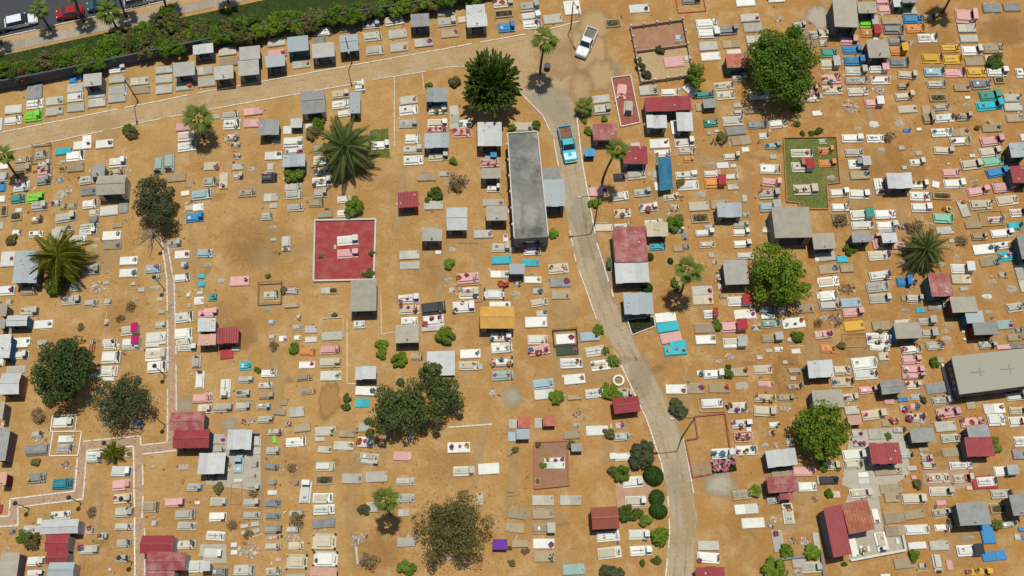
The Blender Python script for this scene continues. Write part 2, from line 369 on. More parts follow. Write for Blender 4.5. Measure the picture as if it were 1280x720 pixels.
# boundary wall: rendered wall panels between piers
wl = [(-120, 138), (10, 112), (112, 91.5), (190, 75), (240, 65), (268, 59), (322, 47), (360, 39.5), (512, 15.5), (532, 11.5), (620, -2), (760, -24)]
wall = empty('boundary_wall', *G(240, 61)); tag(wall, 'long dark grey boundary wall between the hedge and the graves', 'wall')
pts = [G(*p) for p in wl]
for a, b in zip(pts, pts[1:]):
    L_ = math.dist(a, b); n = max(1, round(L_ / 4)); ang = math.atan2(b[1] - a[1], b[0] - a[0])
    for k in range(n):
        t = (k + .5) / n; x, y = a[0] + (b[0] - a[0]) * t, a[1] + (b[1] - a[1]) * t
        mb = MB(); h_ = 2.35 + rnd.uniform(-.05, .05); mb.box(0, 0, -.05, h_, L_ / n - .03, .18); mb.box(0, 0, h_, h_ + .08, L_ / n + .01, .26)
        o = mb.obj('wall_panel', M_WALLGREY, wall); o.location = (x - wall.location.x, y - wall.location.y, 0); o.rotation_euler.z = ang
        mb = MB(); mb.box(0, 0, -.05, h_ + .16, .3, .32); o = mb.obj('pier', M_WALLGREY, wall)
        o.location = (a[0] + (b[0] - a[0]) * k / n - wall.location.x, a[1] + (b[1] - a[1]) * k / n - wall.location.y, 0); o.rotation_euler.z = ang

# soft-edged stains of dust, cement and dug earth lying on the ground
def soft_mat(name, col, dark):
    m, nt, N, L, P = nodes_of(name)
    geo = N.new('ShaderNodeNewGeometry'); at = N.new('ShaderNodeAttribute'); at.attribute_name = 'fade'
    n = N.new('ShaderNodeTexNoise'); n.inputs['Scale'].default_value = 1.4; n.inputs['Detail'].default_value = 7; n.inputs['Roughness'].default_value = .7; L.new(geo.outputs['Position'], n.inputs['Vector'])
    mx = N.new('ShaderNodeMix'); mx.data_type = 'RGBA'; mx.inputs[6].default_value = (*col, 1); mx.inputs[7].default_value = (*dark, 1); L.new(n.outputs['Fac'], mx.inputs[0]); L.new(mx.outputs[2], P.inputs['Base Color'])
    P.inputs['Roughness'].default_value = .95; P.inputs['Specular IOR Level'].default_value = .1
    a = N.new('ShaderNodeMath'); a.operation = 'SUBTRACT'; a.inputs[1].default_value = .5; L.new(n.outputs['Fac'], a.inputs[0])
    b_ = N.new('ShaderNodeMath'); b_.operation = 'MULTIPLY_ADD'; b_.inputs[1].default_value = 1.6; L.new(a.outputs[0], b_.inputs[0]); L.new(at.outputs['Fac'], b_.inputs[2]); b_.use_clamp = True
    c_ = N.new('ShaderNodeMath'); c_.operation = 'MULTIPLY'; L.new(b_.outputs[0], c_.inputs[0]); L.new(at.outputs['Fac'], c_.inputs[1])
    tr = N.new('ShaderNodeBsdfTransparent'); ms = N.new('ShaderNodeMixShader'); L.new(c_.outputs[0], ms.inputs[0]); L.new(tr.outputs[0], ms.inputs[1]); L.new(P.outputs[0], ms.inputs[2]); L.new(ms.outputs[0], N['Material Output'].inputs['Surface'])
    MATS[name] = m; return m
S_CEM = soft_mat('cement_stain', (.42, .39, .31), (.36, .31, .22)); S_DUST = soft_mat('pale_dust', (.50, .36, .19), (.46, .31, .14)); S_DUG = soft_mat('turned_earth', (.30, .165, .055), (.38, .22, .08)); S_DARK = soft_mat('damp_litter', (.17, .11, .055), (.30, .18, .07)); S_GRAV = soft_mat('gravel_spread', (.40, .35, .25), (.36, .29, .18))
SZ = [0]
def patch(name, px, py, rx, ry, m, strength=1.0, ang=0.0, zz=0.0):
    mb = MB(); n = 20; SZ[0] += 1; z = zz + .0095 + .00006 * SZ[0]; cx, cy, L_, W_, rz = rect(px, py, 2 * rx, 2 * ry, ang, zz); fade = []; vs = [(0, 0, z)]; fade.append(strength)
    wob = [1 + rnd.uniform(-.18, .18) for _ in range(n)]
    for k, f in ((.35, 1.0), (.7, .8), (.9, .35), (1.1, 0.0)):
        for i in range(n): a = 6.2832 * i / n; vs.append((L_ / 2 * k * wob[i] * math.cos(a), W_ / 2 * k * wob[i] * math.sin(a), z)); fade.append(f * strength)
    fs = [(0, 1 + i, 1 + (i + 1) % n) for i in range(n)]
    for r_ in range(3): fs += [(1 + r_ * n + i, 1 + (r_ + 1) * n + i, 1 + (r_ + 1) * n + (i + 1) % n, 1 + r_ * n + (i + 1) % n) for i in range(n)]
    mb.add(vs, fs); o = mb.obj(name, m); at = o.data.attributes.new('fade', 'FLOAT', 'POINT'); at.data.foreach_set('value', fade)
    o.location = (cx, cy, 0); o.rotation_euler.z = rz; return struct(o)
for a in ((412, 500, 15, 26, S_DUG, 1.2), (984, 470, 22, 28, S_DUG, 1.0), (1070, 431, 20, 18, S_DUG, 1.1), (296, 420, 30, 26, S_DUG, .8), (1255, 38, 40, 22, S_DUG, .7), (318, 300, 50, 40, S_DUG, .55), (470, 690, 40, 30, S_DUG, .5), (560, 585, 40, 30, S_DUG, .45), (150, 395, 30, 26, S_DUG, .5), (75, 520, 40, 22, S_DUG, .5), (1120, 210, 50, 40, S_DUG, .5), (1165, 60, 40, 30, S_DUG, .45), (930, 660, 30, 40, S_DUG, .4), (700, 60, 40, 18, S_DUG, .4)): patch('dug_earth', *a)
for a in ((900, 605, 26, 20, S_CEM, 1.0), (762, 84, 20, 13, S_CEM, .7), (640, 496, 15, 15, S_CEM, .9), (1024, 22, 20, 18, S_CEM, 1.1), (690, 124, 30, 26, S_CEM, .7), (287, 530, 15, 12, S_CEM, .8), (232, 506, 14, 12, S_CEM, .8), (1012, 48, 12, 18, S_CEM, .7), (724, 268, 15, 24, S_CEM, .8), (705, 150, 16, 26, S_CEM, .6), (1208, 672, 10, 8, S_CEM, .8), (760, 340, 18, 30, S_GRAV, .7), (800, 470, 20, 34, S_GRAV, .7), (845, 600, 16, 36, S_GRAV, .5), (735, 300, 14, 34, S_GRAV, .7), (880, 590, 26, 16, S_CEM, .6)): patch('cement_spill', *a)
S_ROAD = soft_mat('road_sand', (.43, .30, .16), (.38, .25, .12))
for a in ((735, 60, 26, 40, S_ROAD, 1.3), (752, 95, 22, 26, S_ROAD, 1.1), (745, 30, 28, 20, S_ROAD, 1.1), (700, 78, 34, 24, S_ROAD, .9), (726, 110, 18, 26, S_ROAD, 1.0), (610, 84, 30, 10, S_ROAD, .9)): patch('road_sand', *a)
pr_ = random.Random(12)
def along(P, t):
    L_ = [math.dist(p, q) for p, q in zip(P, P[1:])]; s = t * sum(L_)
    for p, q, l in zip(P, P[1:], L_):
        if s <= l: return (p[0] + (q[0] - p[0]) * s / l, p[1] + (q[1] - p[1]) * s / l, -math.degrees(math.atan2(q[1] - p[1], q[0] - p[0])))
        s -= l
    return (*P[-1], 0)
for i in range(46):                       # wheel tracks and sand spilling over the kerbs
    t = (i + pr_.random()) / 46
    for f in (.3, .68):
        p, q = along(lk, t), along(rk, t); patch('wheel_track', p[0] + (q[0] - p[0]) * f, p[1] + (q[1] - p[1]) * f, pr_.uniform(9, 18), pr_.uniform(1.4, 2.4), S_GRAV if pr_.random() < .8 else S_DUG, pr_.uniform(.2, .45), p[2])
        p, q = along(up, t), along(lo, t); patch('wheel_track', p[0] + (q[0] - p[0]) * f, p[1] + (q[1] - p[1]) * f, pr_.uniform(10, 22), pr_.uniform(1.2, 2.2), S_GRAV if pr_.random() < .7 else S_DUG, pr_.uniform(.12, .32), p[2])
    p = along(pr_.choice([lk, rk]), pr_.random()); patch('sand_drift', p[0] + pr_.uniform(-2, 2), p[1], pr_.uniform(6, 16), pr_.uniform(1.5, 4), S_DUST, pr_.uniform(.5, 1.0), p[2])
for x, y, l in ((345, 470, 60), (245, 330, 60), (330, 580, 70), (500, 250, 70), (550, 350, 60), (700, 440, 50), (760, 560, 40), (880, 380, 70), (930, 250, 60), (1130, 280, 50), (1085, 130, 60), (440, 640, 60), (120, 640, 50), (640, 600, 60), (1010, 440, 40), (480, 540, 40), (600, 560, 70), (860, 640, 50)):
    patch('trodden_path', x, y, l, pr_.uniform(6, 10), S_DUST, pr_.uniform(.5, .8), 90 + pr_.uniform(-12, 12))
for i in range(70): patch('dust_patch', pr_.uniform(0, 1280), pr_.uniform(150, 720), pr_.uniform(14, 46), pr_.uniform(8, 24), S_DUST, pr_.uniform(.35, .75), pr_.uniform(-30, 30))
for i in range(60): patch('litter_stain', pr_.uniform(0, 1280), pr_.uniform(150, 720), pr_.uniform(5, 16), pr_.uniform(3, 9), S_DARK, pr_.uniform(.25, .55), pr_.uniform(-30, 30))
for i in range(24): patch('earth_stain', pr_.uniform(0, 1280), pr_.uniform(150, 720), pr_.uniform(20, 50), pr_.uniform(10, 26), S_DUG, pr_.uniform(.2, .45), pr_.uniform(-30, 30))

# loose stones and litter lying all over the earth
sr = random.Random(3); mb = MB(); mb2 = MB()
for i in range(9500):
    px, py = sr.uniform(-20, 1300), sr.uniform(60, 735)
    x, y = G(px, py); r = .025 + .10 * sr.random() ** 3.5
    (mb if sr.random() < .75 else mb2).stone(x, y, 0.0, r)
o = mb.obj('loose_stones', mat('pebbles', (.36, .26, .15), stain=.3, island=.9, rand=0)); o['kind'] = 'stuff'; tag(o, 'loose pebbles and clods scattered over the bare earth', 'stones')
o = mb2.obj('litter', mat('litter_scraps', (.30, .26, .20), stain=.4, island=1.1, rand=0, scale=5)); o['kind'] = 'stuff'; tag(o, 'dark scraps and pale litter scattered between the graves', 'litter')
# ================================================================ WHERE THE GRAVES LIE
# The picture is read in 25 tiles of 256x144 px enlarged 5x.  Per grave: x y w h colour+type(+canopy colour)(+flowers) [angle]
# types: s flat slab, h headstone grave, c canopied head, d four corner posts, k kerb with planting, K kerb frame, M mound, R rubble heap
GRAVES = {
(0,0,6): '88 686 104 52 ws;220 580 95 95 gs;222 652 105 60 whf;345 632 110 52 lsf;345 698 110 45 lsf;475 555 100 58 ls;475 610 100 52 whf;478 675 105 52 ls;607 590 105 52 ls;610 645 108 55 ls;735 497 105 50 ls;740 565 118 55 ls;735 618 108 50 ls;735 430 105 50 whf;462 502 50 40 bh;497 475 35 42 bh;875 510 115 48 ls;885 565 110 45 ts;1028 440 105 45 ls;1028 497 105 50 ls;1028 562 105 52 ls;1155 540 105 55 lsf',
(1,0,7): '0 445 100 52 ls;15 517 110 58 ls;145 325 110 50 ls;155 390 120 50 ts;450 268 110 50 ls;455 336 115 45 psf;605 403 110 50 lsf;745 200 95 55 wdf;720 258 75 50 gs;890 175 105 55 ts;1038 155 112 55 lh;1185 133 115 55 whf;1050 230 112 58 lh;1205 215 112 55 ls;1065 318 110 55 lh;1215 297 110 55 lsf;305 700 115 45 ps;850 593 105 48 ehf;850 655 105 52 wh;880 710 90 40 wh;970 540 60 62 whf;1275 627 110 52 lsf;1275 690 115 58 wh',
(2,0,6): '222 72 110 58 ls;232 140 115 55 lh;250 210 110 55 tsf;88 270 112 52 lsf;328 125 50 40 es;585 25 120 48 whF;590 90 110 45 tkk;605 175 100 58 bh;748 45 115 58 lh;758 108 115 55 wh;766 160 112 50 whf;895 120 115 60 ls;1015 50 100 90 wsf;1270 148 95 50 tk;175 690 110 55 whF;278 695 55 70 ls;1195 622 110 50 ls;1200 688 100 62 lh',
(3,0,4): '155 55 120 52 wsf;475 25 170 105 rK;475 8 110 40 gh;575 152 130 58 wh;585 212 130 58 wh;705 195 115 55 ghf;845 115 118 50 lsf;862 175 115 58 ls;875 248 105 50 lsf;865 305 60 55 whf;818 20 115 45 ws;1010 3 100 30 ws;585 290 115 58 ls;600 355 118 52 ws;728 277 108 48 ts;745 327 90 32 ws;775 490 85 42 lh;1030 120 50 45 lR;1150 165 70 48 lh;1250 220 70 50 lhf;212 568 115 60 lsf;345 580 105 45 wh;680 540 120 50 ehf;692 597 115 55 eh;565 595 110 40 nhf;470 565 48 85 ws 38;530 672 45 50 ts;905 597 120 48 wh;765 660 50 30 ls;775 705 60 32 lh;860 690 100 45 tsf;1225 565 70 50 phf;1235 615 75 50 ehF;1265 710 60 32 ws;45 575 58 92 ph -6;85 680 58 90 lh -6',
(4,0,1): '300 150 105 55 qcg;315 208 110 52 ocr;395 15 90 35 ph;412 62 95 55 ph;445 135 115 45 ts;460 190 120 52 gh;560 70 90 50 ls;580 122 115 50 bh;595 180 112 52 oh;685 115 75 45 th;672 240 112 52 wh;575 265 42 36 lR;912 105 125 88 phf -3;918 180 110 52 ls;932 245 110 48 ls;948 318 115 56 wh;965 388 110 50 ts;1080 305 120 58 th;1065 370 65 45 ls;1105 455 115 52 wh;1075 55 110 55 gs;1200 48 105 52 gs;1255 460 60 58 wh;815 305 112 48 yh;828 375 112 55 yh;702 368 118 58 yh;978 455 115 58 yh;712 455 115 52 sh;840 460 120 52 ph;728 530 110 46 lh;1005 530 115 62 gh 4;888 553 95 42 tsf;1122 505 60 40 tk;1060 600 120 58 nh 4;1058 662 155 58 ch 5;1200 615 100 50 lsf;1207 672 110 52 ls;740 615 105 45 tk;760 675 90 35 lh;925 610 32 20 ws;915 655 50 30 lM;178 258 100 50 phf;200 315 112 48 bh;215 385 120 52 bh;225 448 125 55 lh;228 507 130 42 lh;365 435 110 46 wcp;378 505 115 48 whf;237 577 122 50 wh;545 472 110 46 eh -3;495 395 115 56 gh;485 322 100 48 ocy;475 262 95 42 ghf;350 240 32 20 ws;518 545 60 30 lhf;525 607 105 46 eh 5;548 685 115 48 es 4;665 690 50 60 ts;335 650 105 50 pcw;375 560 100 60 wR;190 665 110 80 lR;25 215 50 40 whf;25 270 50 40 lhf;60 335 90 52 nh;60 405 110 62 ech;70 495 120 58 phF;80 565 125 56 ehF;10 600 22 34 ls',
(0,1,6): '85 37 105 50 wh;212 8 105 66 qh;325 -2 70 22 ls;5 60 30 80 ws;400 228 100 42 cs;545 145 55 38 ws;520 190 112 52 wsf;657 182 110 52 wsf;475 257 115 60 wh;395 290 30 20 ls;475 330 105 52 ts;392 340 40 30 tk;380 410 34 24 sh;740 298 108 58 wh;150 285 100 56 th;150 338 95 52 th;265 245 110 105 gK;262 252 70 45 lh;285 310 80 40 lhf;285 355 85 62 phF;278 412 85 50 gh;140 447 100 60 whF;115 525 82 50 nh;225 518 105 60 qh;250 570 100 56 lh;105 635 70 52 tk;235 655 70 42 th;120 595 40 25 ws;20 450 40 56 bh;25 385 60 56 lh;20 320 70 40 ws;15 525 40 40 ws;375 497 62 56 lM;425 485 50 56 lR;360 550 60 35 lhf;400 572 40 38 th;455 567 55 40 th;415 640 130 56 lh 10;552 407 100 54 lh;555 480 95 48 gs;567 558 95 52 wh;685 600 110 58 ws;590 610 60 40 eh;590 655 60 48 gh;560 700 110 42 lh;735 690 60 30 ts;775 580 55 68 gs;400 710 110 32 ls;735 358 90 35 lhf;808 350 46 34 lM;995 317 56 106 ah 3;1062 302 58 108 ah 5;1108 393 110 48 ts;1170 200 110 55 wh;1150 75 95 50 ps;1165 135 95 55 whf;1160 490 52 30 ws;1265 500 120 58 sh;1183 580 50 35 es;1240 577 65 45 ws;1220 640 110 56 bh;1175 440 40 25 ts;30 600 40 70 tk;10 690 30 50 ls',
(1,1,3): '70 10 50 30 ls;165 5 105 46 lh;172 60 105 62 whf;292 52 95 52 ps;180 140 75 38 lhf;195 187 60 34 lhf;205 257 45 34 lhf;208 325 65 38 ls;210 385 65 35 lhf;290 335 50 35 lM;45 320 95 50 esf;35 420 80 52 lh;120 412 54 104 esf;268 492 105 42 th;405 395 95 56 kh;415 330 45 56 lh;415 515 90 52 ls;430 568 45 30 ls;392 635 65 44 lh;425 700 55 32 lMf;520 95 55 52 ws;555 170 120 58 wh;445 167 50 30 es;430 255 105 52 wsf;560 225 115 40 ehf;505 385 25 48 ls;555 455 105 54 lh;560 500 100 48 lh;567 580 95 46 lh;670 80 75 48 ws;715 215 60 48 lhf;725 285 85 52 whf;735 350 95 48 lhF;735 418 120 55 whF;725 490 80 54 lh;700 550 90 50 th;755 622 90 42 ts;870 530 80 44 wh;885 617 108 44 whf;1098 190 115 52 wh;1272 57 110 50 lh',
(2,1,1): '20 150 90 58 wh;20 218 115 52 lhf;25 285 120 58 wh 3;175 52 120 52 whf;175 102 115 30 phF;180 262 122 52 ehf 3;280 45 58 98 ls;350 55 72 50 whf 4;330 112 112 58 phF 2;108 390 115 46 ts;218 368 62 34 ls;150 565 118 56 ls;240 425 50 32 lM;325 415 90 90 tR;500 300 115 55 phF 5;525 462 80 44 wh;525 550 130 44 lsf;715 72 115 52 esf;1180 477 118 58 psf 4;1215 705 110 45 es;140 715 120 20 ls;495 258 50 26 sh',
(3,1,3): '280 180 122 58 wsf;300 240 100 44 whf;370 78 35 92 ws;435 170 115 55 whf 5;450 228 100 42 ehf;462 275 60 38 oh;445 378 125 48 wh 4;458 440 130 60 wh 4;255 370 35 50 ls;265 445 30 55 ws;350 515 90 38 whf;375 580 45 40 lhf;172 487 100 48 lhf 5;210 580 105 50 whF 8;135 375 110 56 lh 6;35 510 100 52 wh 8;50 615 100 52 whF 4;30 390 70 48 kh;130 190 60 38 ls;600 50 85 50 nhf;738 38 125 58 lh;755 100 120 54 gs 6;790 160 120 56 ts 6;890 62 115 48 gh 4;1018 55 110 56 eh 4;930 130 55 38 wh;590 115 25 20 ls;640 100 30 18 ls;655 170 100 62 tR;818 215 45 30 ws;985 195 90 38 ahf;728 263 92 40 wh;675 315 72 38 ws;742 318 35 24 ws;605 305 50 30 lM;610 370 98 38 wh;735 387 75 30 wsf;740 450 68 36 ls;622 425 120 62 ocr;540 495 65 42 lM;812 520 30 48 ls;990 262 40 28 ls;970 338 128 64 ehf -2;978 422 115 50 phf -3;962 498 118 56 lhF;968 577 120 56 scg;525 572 122 56 es;535 645 110 60 tk;660 560 115 55 tsf;788 688 90 40 lh;818 625 35 28 lh;590 700 60 30 lh;45 700 90 42 wh;240 680 110 50 eh;1168 240 130 50 whf -1;1170 325 125 62 wcr;1190 468 140 66 ehF;950 710 50 22 ls',
(4,1,3): '202 148 122 50 wh 0;348 148 105 50 wh 0;215 238 108 46 lh;243 308 122 58 wcg;250 378 118 52 tsf;35 225 85 46 ohf 0;45 303 100 48 ohf 0;20 165 50 34 lh;75 390 60 34 lM;118 488 105 54 eh;245 495 120 58 whf -2;372 447 55 102 whf;620 440 90 48 whF 0;625 508 120 56 whf 0;632 580 118 56 wh 0;128 578 100 46 whf;260 625 130 60 wcn;408 622 125 56 whf;265 690 130 48 wh;418 690 120 48 wh;130 652 95 72 tk;340 55 70 46 wM;500 50 65 42 lM;240 85 40 30 lM;450 125 70 48 tR;545 97 45 25 bh;620 90 30 20 ws;512 205 40 28 ls;620 240 40 28 ls;385 215 50 36 lM;605 297 85 42 wh;530 330 30 24 ls;775 20 115 50 wh;675 25 60 60 tct;895 15 80 44 lhF;758 112 118 52 whf;880 110 115 48 tsf;875 165 120 54 ehf;772 225 115 46 eh -3;805 305 20 15 ls;820 362 105 52 ph;840 430 125 56 wh;725 435 45 42 ws -14;765 507 115 44 tkf -2;790 590 40 20 lhf;770 648 118 58 mh -3;780 710 105 26 ls;945 312 118 60 eh 6;1072 165 130 56 phf 8;1060 232 120 60 eh 8;1080 292 120 54 mh 8;1105 360 125 54 bh 8;1142 455 120 60 ph 6;985 478 120 54 ph 8;1005 562 130 60 eh 6;1170 535 130 60 eh 6;1235 612 90 50 wh 4;898 585 52 110 lsf 10;1098 655 90 38 whf 5;1075 645 140 90 tK 4;970 410 55 28 lM;955 255 35 22 ws;1075 85 120 45 tsf;1222 20 110 50 tsf;1270 140 30 45 ws;960 690 100 40 ts;625 655 45 25 ts;525 700 50 28 phF;1215 695 80 45 ch',
(0,2,3): '55 182 85 92 wsf;110 15 60 35 wh;230 25 85 40 wh;365 30 80 75 ls;485 65 115 66 wh;555 10 105 36 wh;600 58 45 28 lM;590 100 40 34 lM;702 35 115 58 wsf;705 92 110 55 tsf;808 192 110 52 wsf;805 268 110 54 wsf;960 242 90 50 shf;575 248 105 58 lh;668 260 42 28 lM;665 328 38 25 ls;475 355 70 52 lh;450 437 115 58 lhf;575 455 80 44 lh;677 447 45 40 lh;605 360 100 86 lR;1140 152 90 50 wsf;1155 215 45 42 lhf;1142 298 95 48 wh;1095 82 80 42 lh;1285 145 95 50 sh;1262 288 40 28 cs;1262 338 42 30 cs;1180 405 22 24 ws;1185 470 22 28 ls;1250 390 38 25 ls;1245 440 60 48 wh;1155 545 115 62 wh 8;1150 645 110 62 wh 6;1155 702 105 50 wh 6;1260 525 40 48 phf;835 335 30 22 ls;885 372 42 30 ls;970 358 75 38 lM;860 430 35 20 lM;1000 430 35 22 ls;1015 510 40 25 ls;1005 590 65 42 lh;985 295 40 40 lhf;820 627 115 58 wcv 5;825 702 115 52 wcv 3;978 675 125 78 wh 5;690 700 95 44 whf;50 378 95 58 whf;60 450 40 34 lh;190 510 110 56 lhf;275 588 115 52 wsf;185 378 105 56 th;130 695 125 50 ws;265 700 60 34 ls;580 705 30 36 lhf;670 575 30 38 lhf;15 490 30 70 ls',
(1,2,3): '20 215 50 38 lM;100 315 60 40 lM;52 418 50 50 nhf;40 515 90 58 phf;220 318 118 62 psf;430 57 35 20 ls;510 85 55 94 lh 3;412 397 140 130 gK;418 405 95 52 lh;548 382 80 38 lh;545 472 90 28 ts;397 492 42 26 sM;420 575 40 30 sh;580 607 60 35 lh;665 620 75 48 ls;665 683 70 36 ws;490 678 48 36 wsf;580 672 40 30 wh;755 378 55 40 ls;805 378 55 40 tkf;895 65 130 60 wh 4;895 147 130 58 phf 4;797 662 125 54 ls;800 612 130 130 lK;967 590 70 50 wh;1280 155 125 56 ls;1282 220 120 48 ls;1275 428 130 55 whF;1280 497 125 56 ehF;1280 570 100 56 whf;425 665 45 30 lh;60 710 55 30 lh;590 540 26 24 lh',
(2,2,2): '460 25 120 52 lsf;600 50 32 48 whf;570 110 110 54 lh;765 128 105 58 whF;575 188 122 50 cs;755 203 112 46 cs;565 275 118 46 wsf 0;770 310 105 44 wsf 0;590 342 50 32 vhF;675 333 40 28 lhf;658 395 65 40 lM;798 380 55 38 lsf;930 240 125 64 ehf 4;940 325 125 62 gsf;945 402 115 60 tsf;810 452 105 48 eh 12;825 520 65 36 lsf;790 575 138 68 wsf;800 685 125 62 ehf;972 672 145 100 kK 4;972 680 115 66 wsf 4;1125 665 120 58 ssf 4;365 300 135 66 phF 5;370 395 165 108 eK 3;372 392 120 70 whF 3;338 480 135 70 whF 3;528 402 125 62 wd 0;565 462 130 32 wsf 0;150 488 148 74 kh 6;150 565 130 70 whF 5;145 615 140 32 ls 4;265 375 35 38 lh;245 308 60 30 lM;265 120 50 38 lM;180 138 35 25 ws;570 665 130 56 whF;575 715 130 26 ws;365 180 130 210 eK 0;640 122 30 30 lhf',
(3,2,2): '268 103 100 44 chf;395 115 55 40 ts;445 103 35 38 gh;438 38 35 45 gh;395 5 70 26 lhf;560 18 110 42 eh;580 90 95 40 eh;790 15 95 42 wh;795 88 100 44 wh;815 162 100 40 wh;948 5 50 20 ws;605 155 35 34 ls;622 203 25 25 lh;650 290 40 60 lhf;665 355 45 38 lhf;548 378 130 60 lsf;552 435 128 60 esf;775 445 135 60 wcr;598 525 80 52 wcr;815 525 135 62 wsf 4;740 605 150 66 pcr;562 613 125 60 ts;568 685 125 58 wsf;750 697 140 50 wcg;318 545 130 60 ws 6;332 605 135 62 cs 8;352 672 130 66 ps 10;395 712 100 40 cs 8;1118 580 140 66 wsF 6;975 585 105 48 ah;980 675 122 50 tcg;955 500 110 48 gh;958 540 85 30 ws;885 610 50 40 lhf;1100 685 45 30 lh;1190 490 105 54 tsf;1045 500 50 38 ls;680 410 50 26 ts;1275 655 50 50 eh;1265 170 30 50 ws;1275 320 20 30 ws;1275 410 22 40 ws',
(4,2,4): '45 165 100 58 ls 6;140 182 65 42 cs;55 242 120 60 tsf 6;170 240 80 48 ts;370 158 128 60 whf;375 285 125 58 whf 8;358 355 130 62 lh 8;375 427 125 58 lh;55 322 125 62 wh 6;52 410 105 58 wh;65 472 130 56 lhf;195 452 125 58 ss;205 514 120 56 phf;170 370 100 76 tR;30 550 60 40 lM;100 560 100 100 tR;215 598 125 62 ys 6;35 650 80 48 phf;230 685 165 85 tK 2;365 75 70 88 ph;418 5 110 26 ls;510 95 100 42 ps;540 203 48 32 lh;575 262 35 25 lM;522 325 80 56 bcb 0;580 320 42 28 wsf;590 427 90 46 lh -3;528 425 35 40 th;630 498 55 34 cs;705 475 60 48 ts;755 468 45 44 lcg;665 570 95 44 lcg;680 645 85 52 lcg;715 710 110 32 lhf;782 590 40 30 lM;785 630 45 34 lM;795 675 70 38 lM;540 500 60 30 lM;385 598 110 58 ts;515 575 95 34 es;370 680 150 76 whF 0;785 10 105 32 ls;825 65 35 25 ls;880 60 70 56 tR;992 42 85 42 th;1135 20 130 50 wh;1022 120 125 62 wsf 5;1145 95 120 42 whF 8;1060 195 115 58 tsf 8;1190 160 140 58 chF 8;885 240 128 58 wcw 0;883 307 118 58 esf 0;902 365 48 28 ls;860 163 35 32 lM;1085 320 50 38 lM;1205 365 65 54 tM;1048 413 68 36 wM;1140 280 40 30 lh;1218 482 95 58 lhf 6;1155 590 95 58 asf 6;1215 670 80 45 ts;1242 625 35 34 gh;1260 300 50 175 ls;1262 210 30 50 ls;760 210 40 34 lM;1055 510 50 32 tM;1030 705 80 30 lh;900 560 18 16 wsf;900 632 18 16 ws;905 680 18 16 ws',
(0,3,2): '125 4 110 22 ws;130 62 105 46 whf;10 105 30 50 wh;105 150 120 46 ls;700 8 95 36 wh;825 8 110 36 wh;955 0 80 22 ws;700 75 118 76 wh;980 55 135 80 wh 4;985 135 120 70 wh 4;690 160 105 64 whf;600 172 65 56 whF;550 185 60 48 gh;548 15 92 50 ohf;1175 15 120 40 wh;1232 100 55 78 lh;1252 215 55 112 wh;1267 330 115 56 ph;1282 397 85 54 wh;275 285 70 42 ls;240 555 70 34 lh;240 600 60 40 lR;20 505 40 40 lR;400 480 125 66 wh;418 585 95 44 ws;412 643 105 54 lh;595 690 100 56 wh;800 680 40 38 lhf;685 385 90 54 ghf;690 475 95 54 gh;680 210 70 26 ws;860 490 80 56 gs;400 485 150 100 wK 2;412 612 175 150 wK 1',
(1,3,1): '138 50 80 68 rs 6;195 20 50 30 ls;255 128 75 52 ch 5;258 212 95 44 lh;245 300 85 46 lhf;242 380 95 50 lh;115 388 120 56 lh;132 268 65 118 wh 2;405 175 95 44 whf;383 250 85 35 wh;388 315 90 40 th;372 382 88 38 lh;385 462 95 44 lh;270 475 80 48 tR;445 540 90 38 lhf;430 658 85 44 lhf;438 590 25 44 qs 8;20 398 45 50 ws;25 320 50 56 phf;640 122 98 44 wsf;625 200 95 42 th 4;645 40 95 45 oh;648 288 95 36 th 3;790 28 130 52 phf 4;785 108 128 60 ehf 2;790 190 130 62 wsf;495 360 40 30 ts;470 418 75 36 ts -5;578 415 90 64 ls 4;610 515 105 50 ts 8;572 603 125 58 wh 2;755 535 130 60 lsf 2;720 585 60 30 ls;890 552 98 45 ts -3;870 625 128 58 lsf -2;752 650 88 44 es -2;995 510 65 60 ls;1010 603 105 64 whF -2;1008 285 128 58 wsf -2;985 357 85 56 cs;1030 695 115 44 lh -6;1230 690 100 58 ps -2;330 590 50 78 lh;90 585 75 66 lsf;520 490 40 30 lhf;325 660 55 42 ls;95 655 70 30 lhf;225 690 50 40 sh',
(2,3,3): '380 52 128 58 wsf;372 128 125 56 ehf 0;440 130 30 40 ss;575 22 130 52 whf;580 105 130 54 edF;582 188 130 60 ahf;810 30 130 60 phF 5;985 30 140 62 zsf 5;1010 112 135 64 whf 5;1030 210 132 64 wsf 5;1165 35 130 64 eh 8;1200 122 130 64 whF 8;835 240 130 62 sh 6;840 305 120 62 wsf 6;1155 300 115 58 whf 6;1030 325 85 30 ts;1172 532 135 62 wsf 2;1012 558 105 54 ts;308 638 140 68 wsF 2;520 300 50 48 lR;905 712 130 24 wsF;645 490 50 60 ls 0;642 570 52 62 ss 0;805 485 50 68 ls 0;45 70 75 48 th;620 665 20 50 ts;1050 430 50 36 tR;1038 498 32 28 sh;10 560 30 58 sh;0 690 20 50 ps;1270 690 40 40 ws',
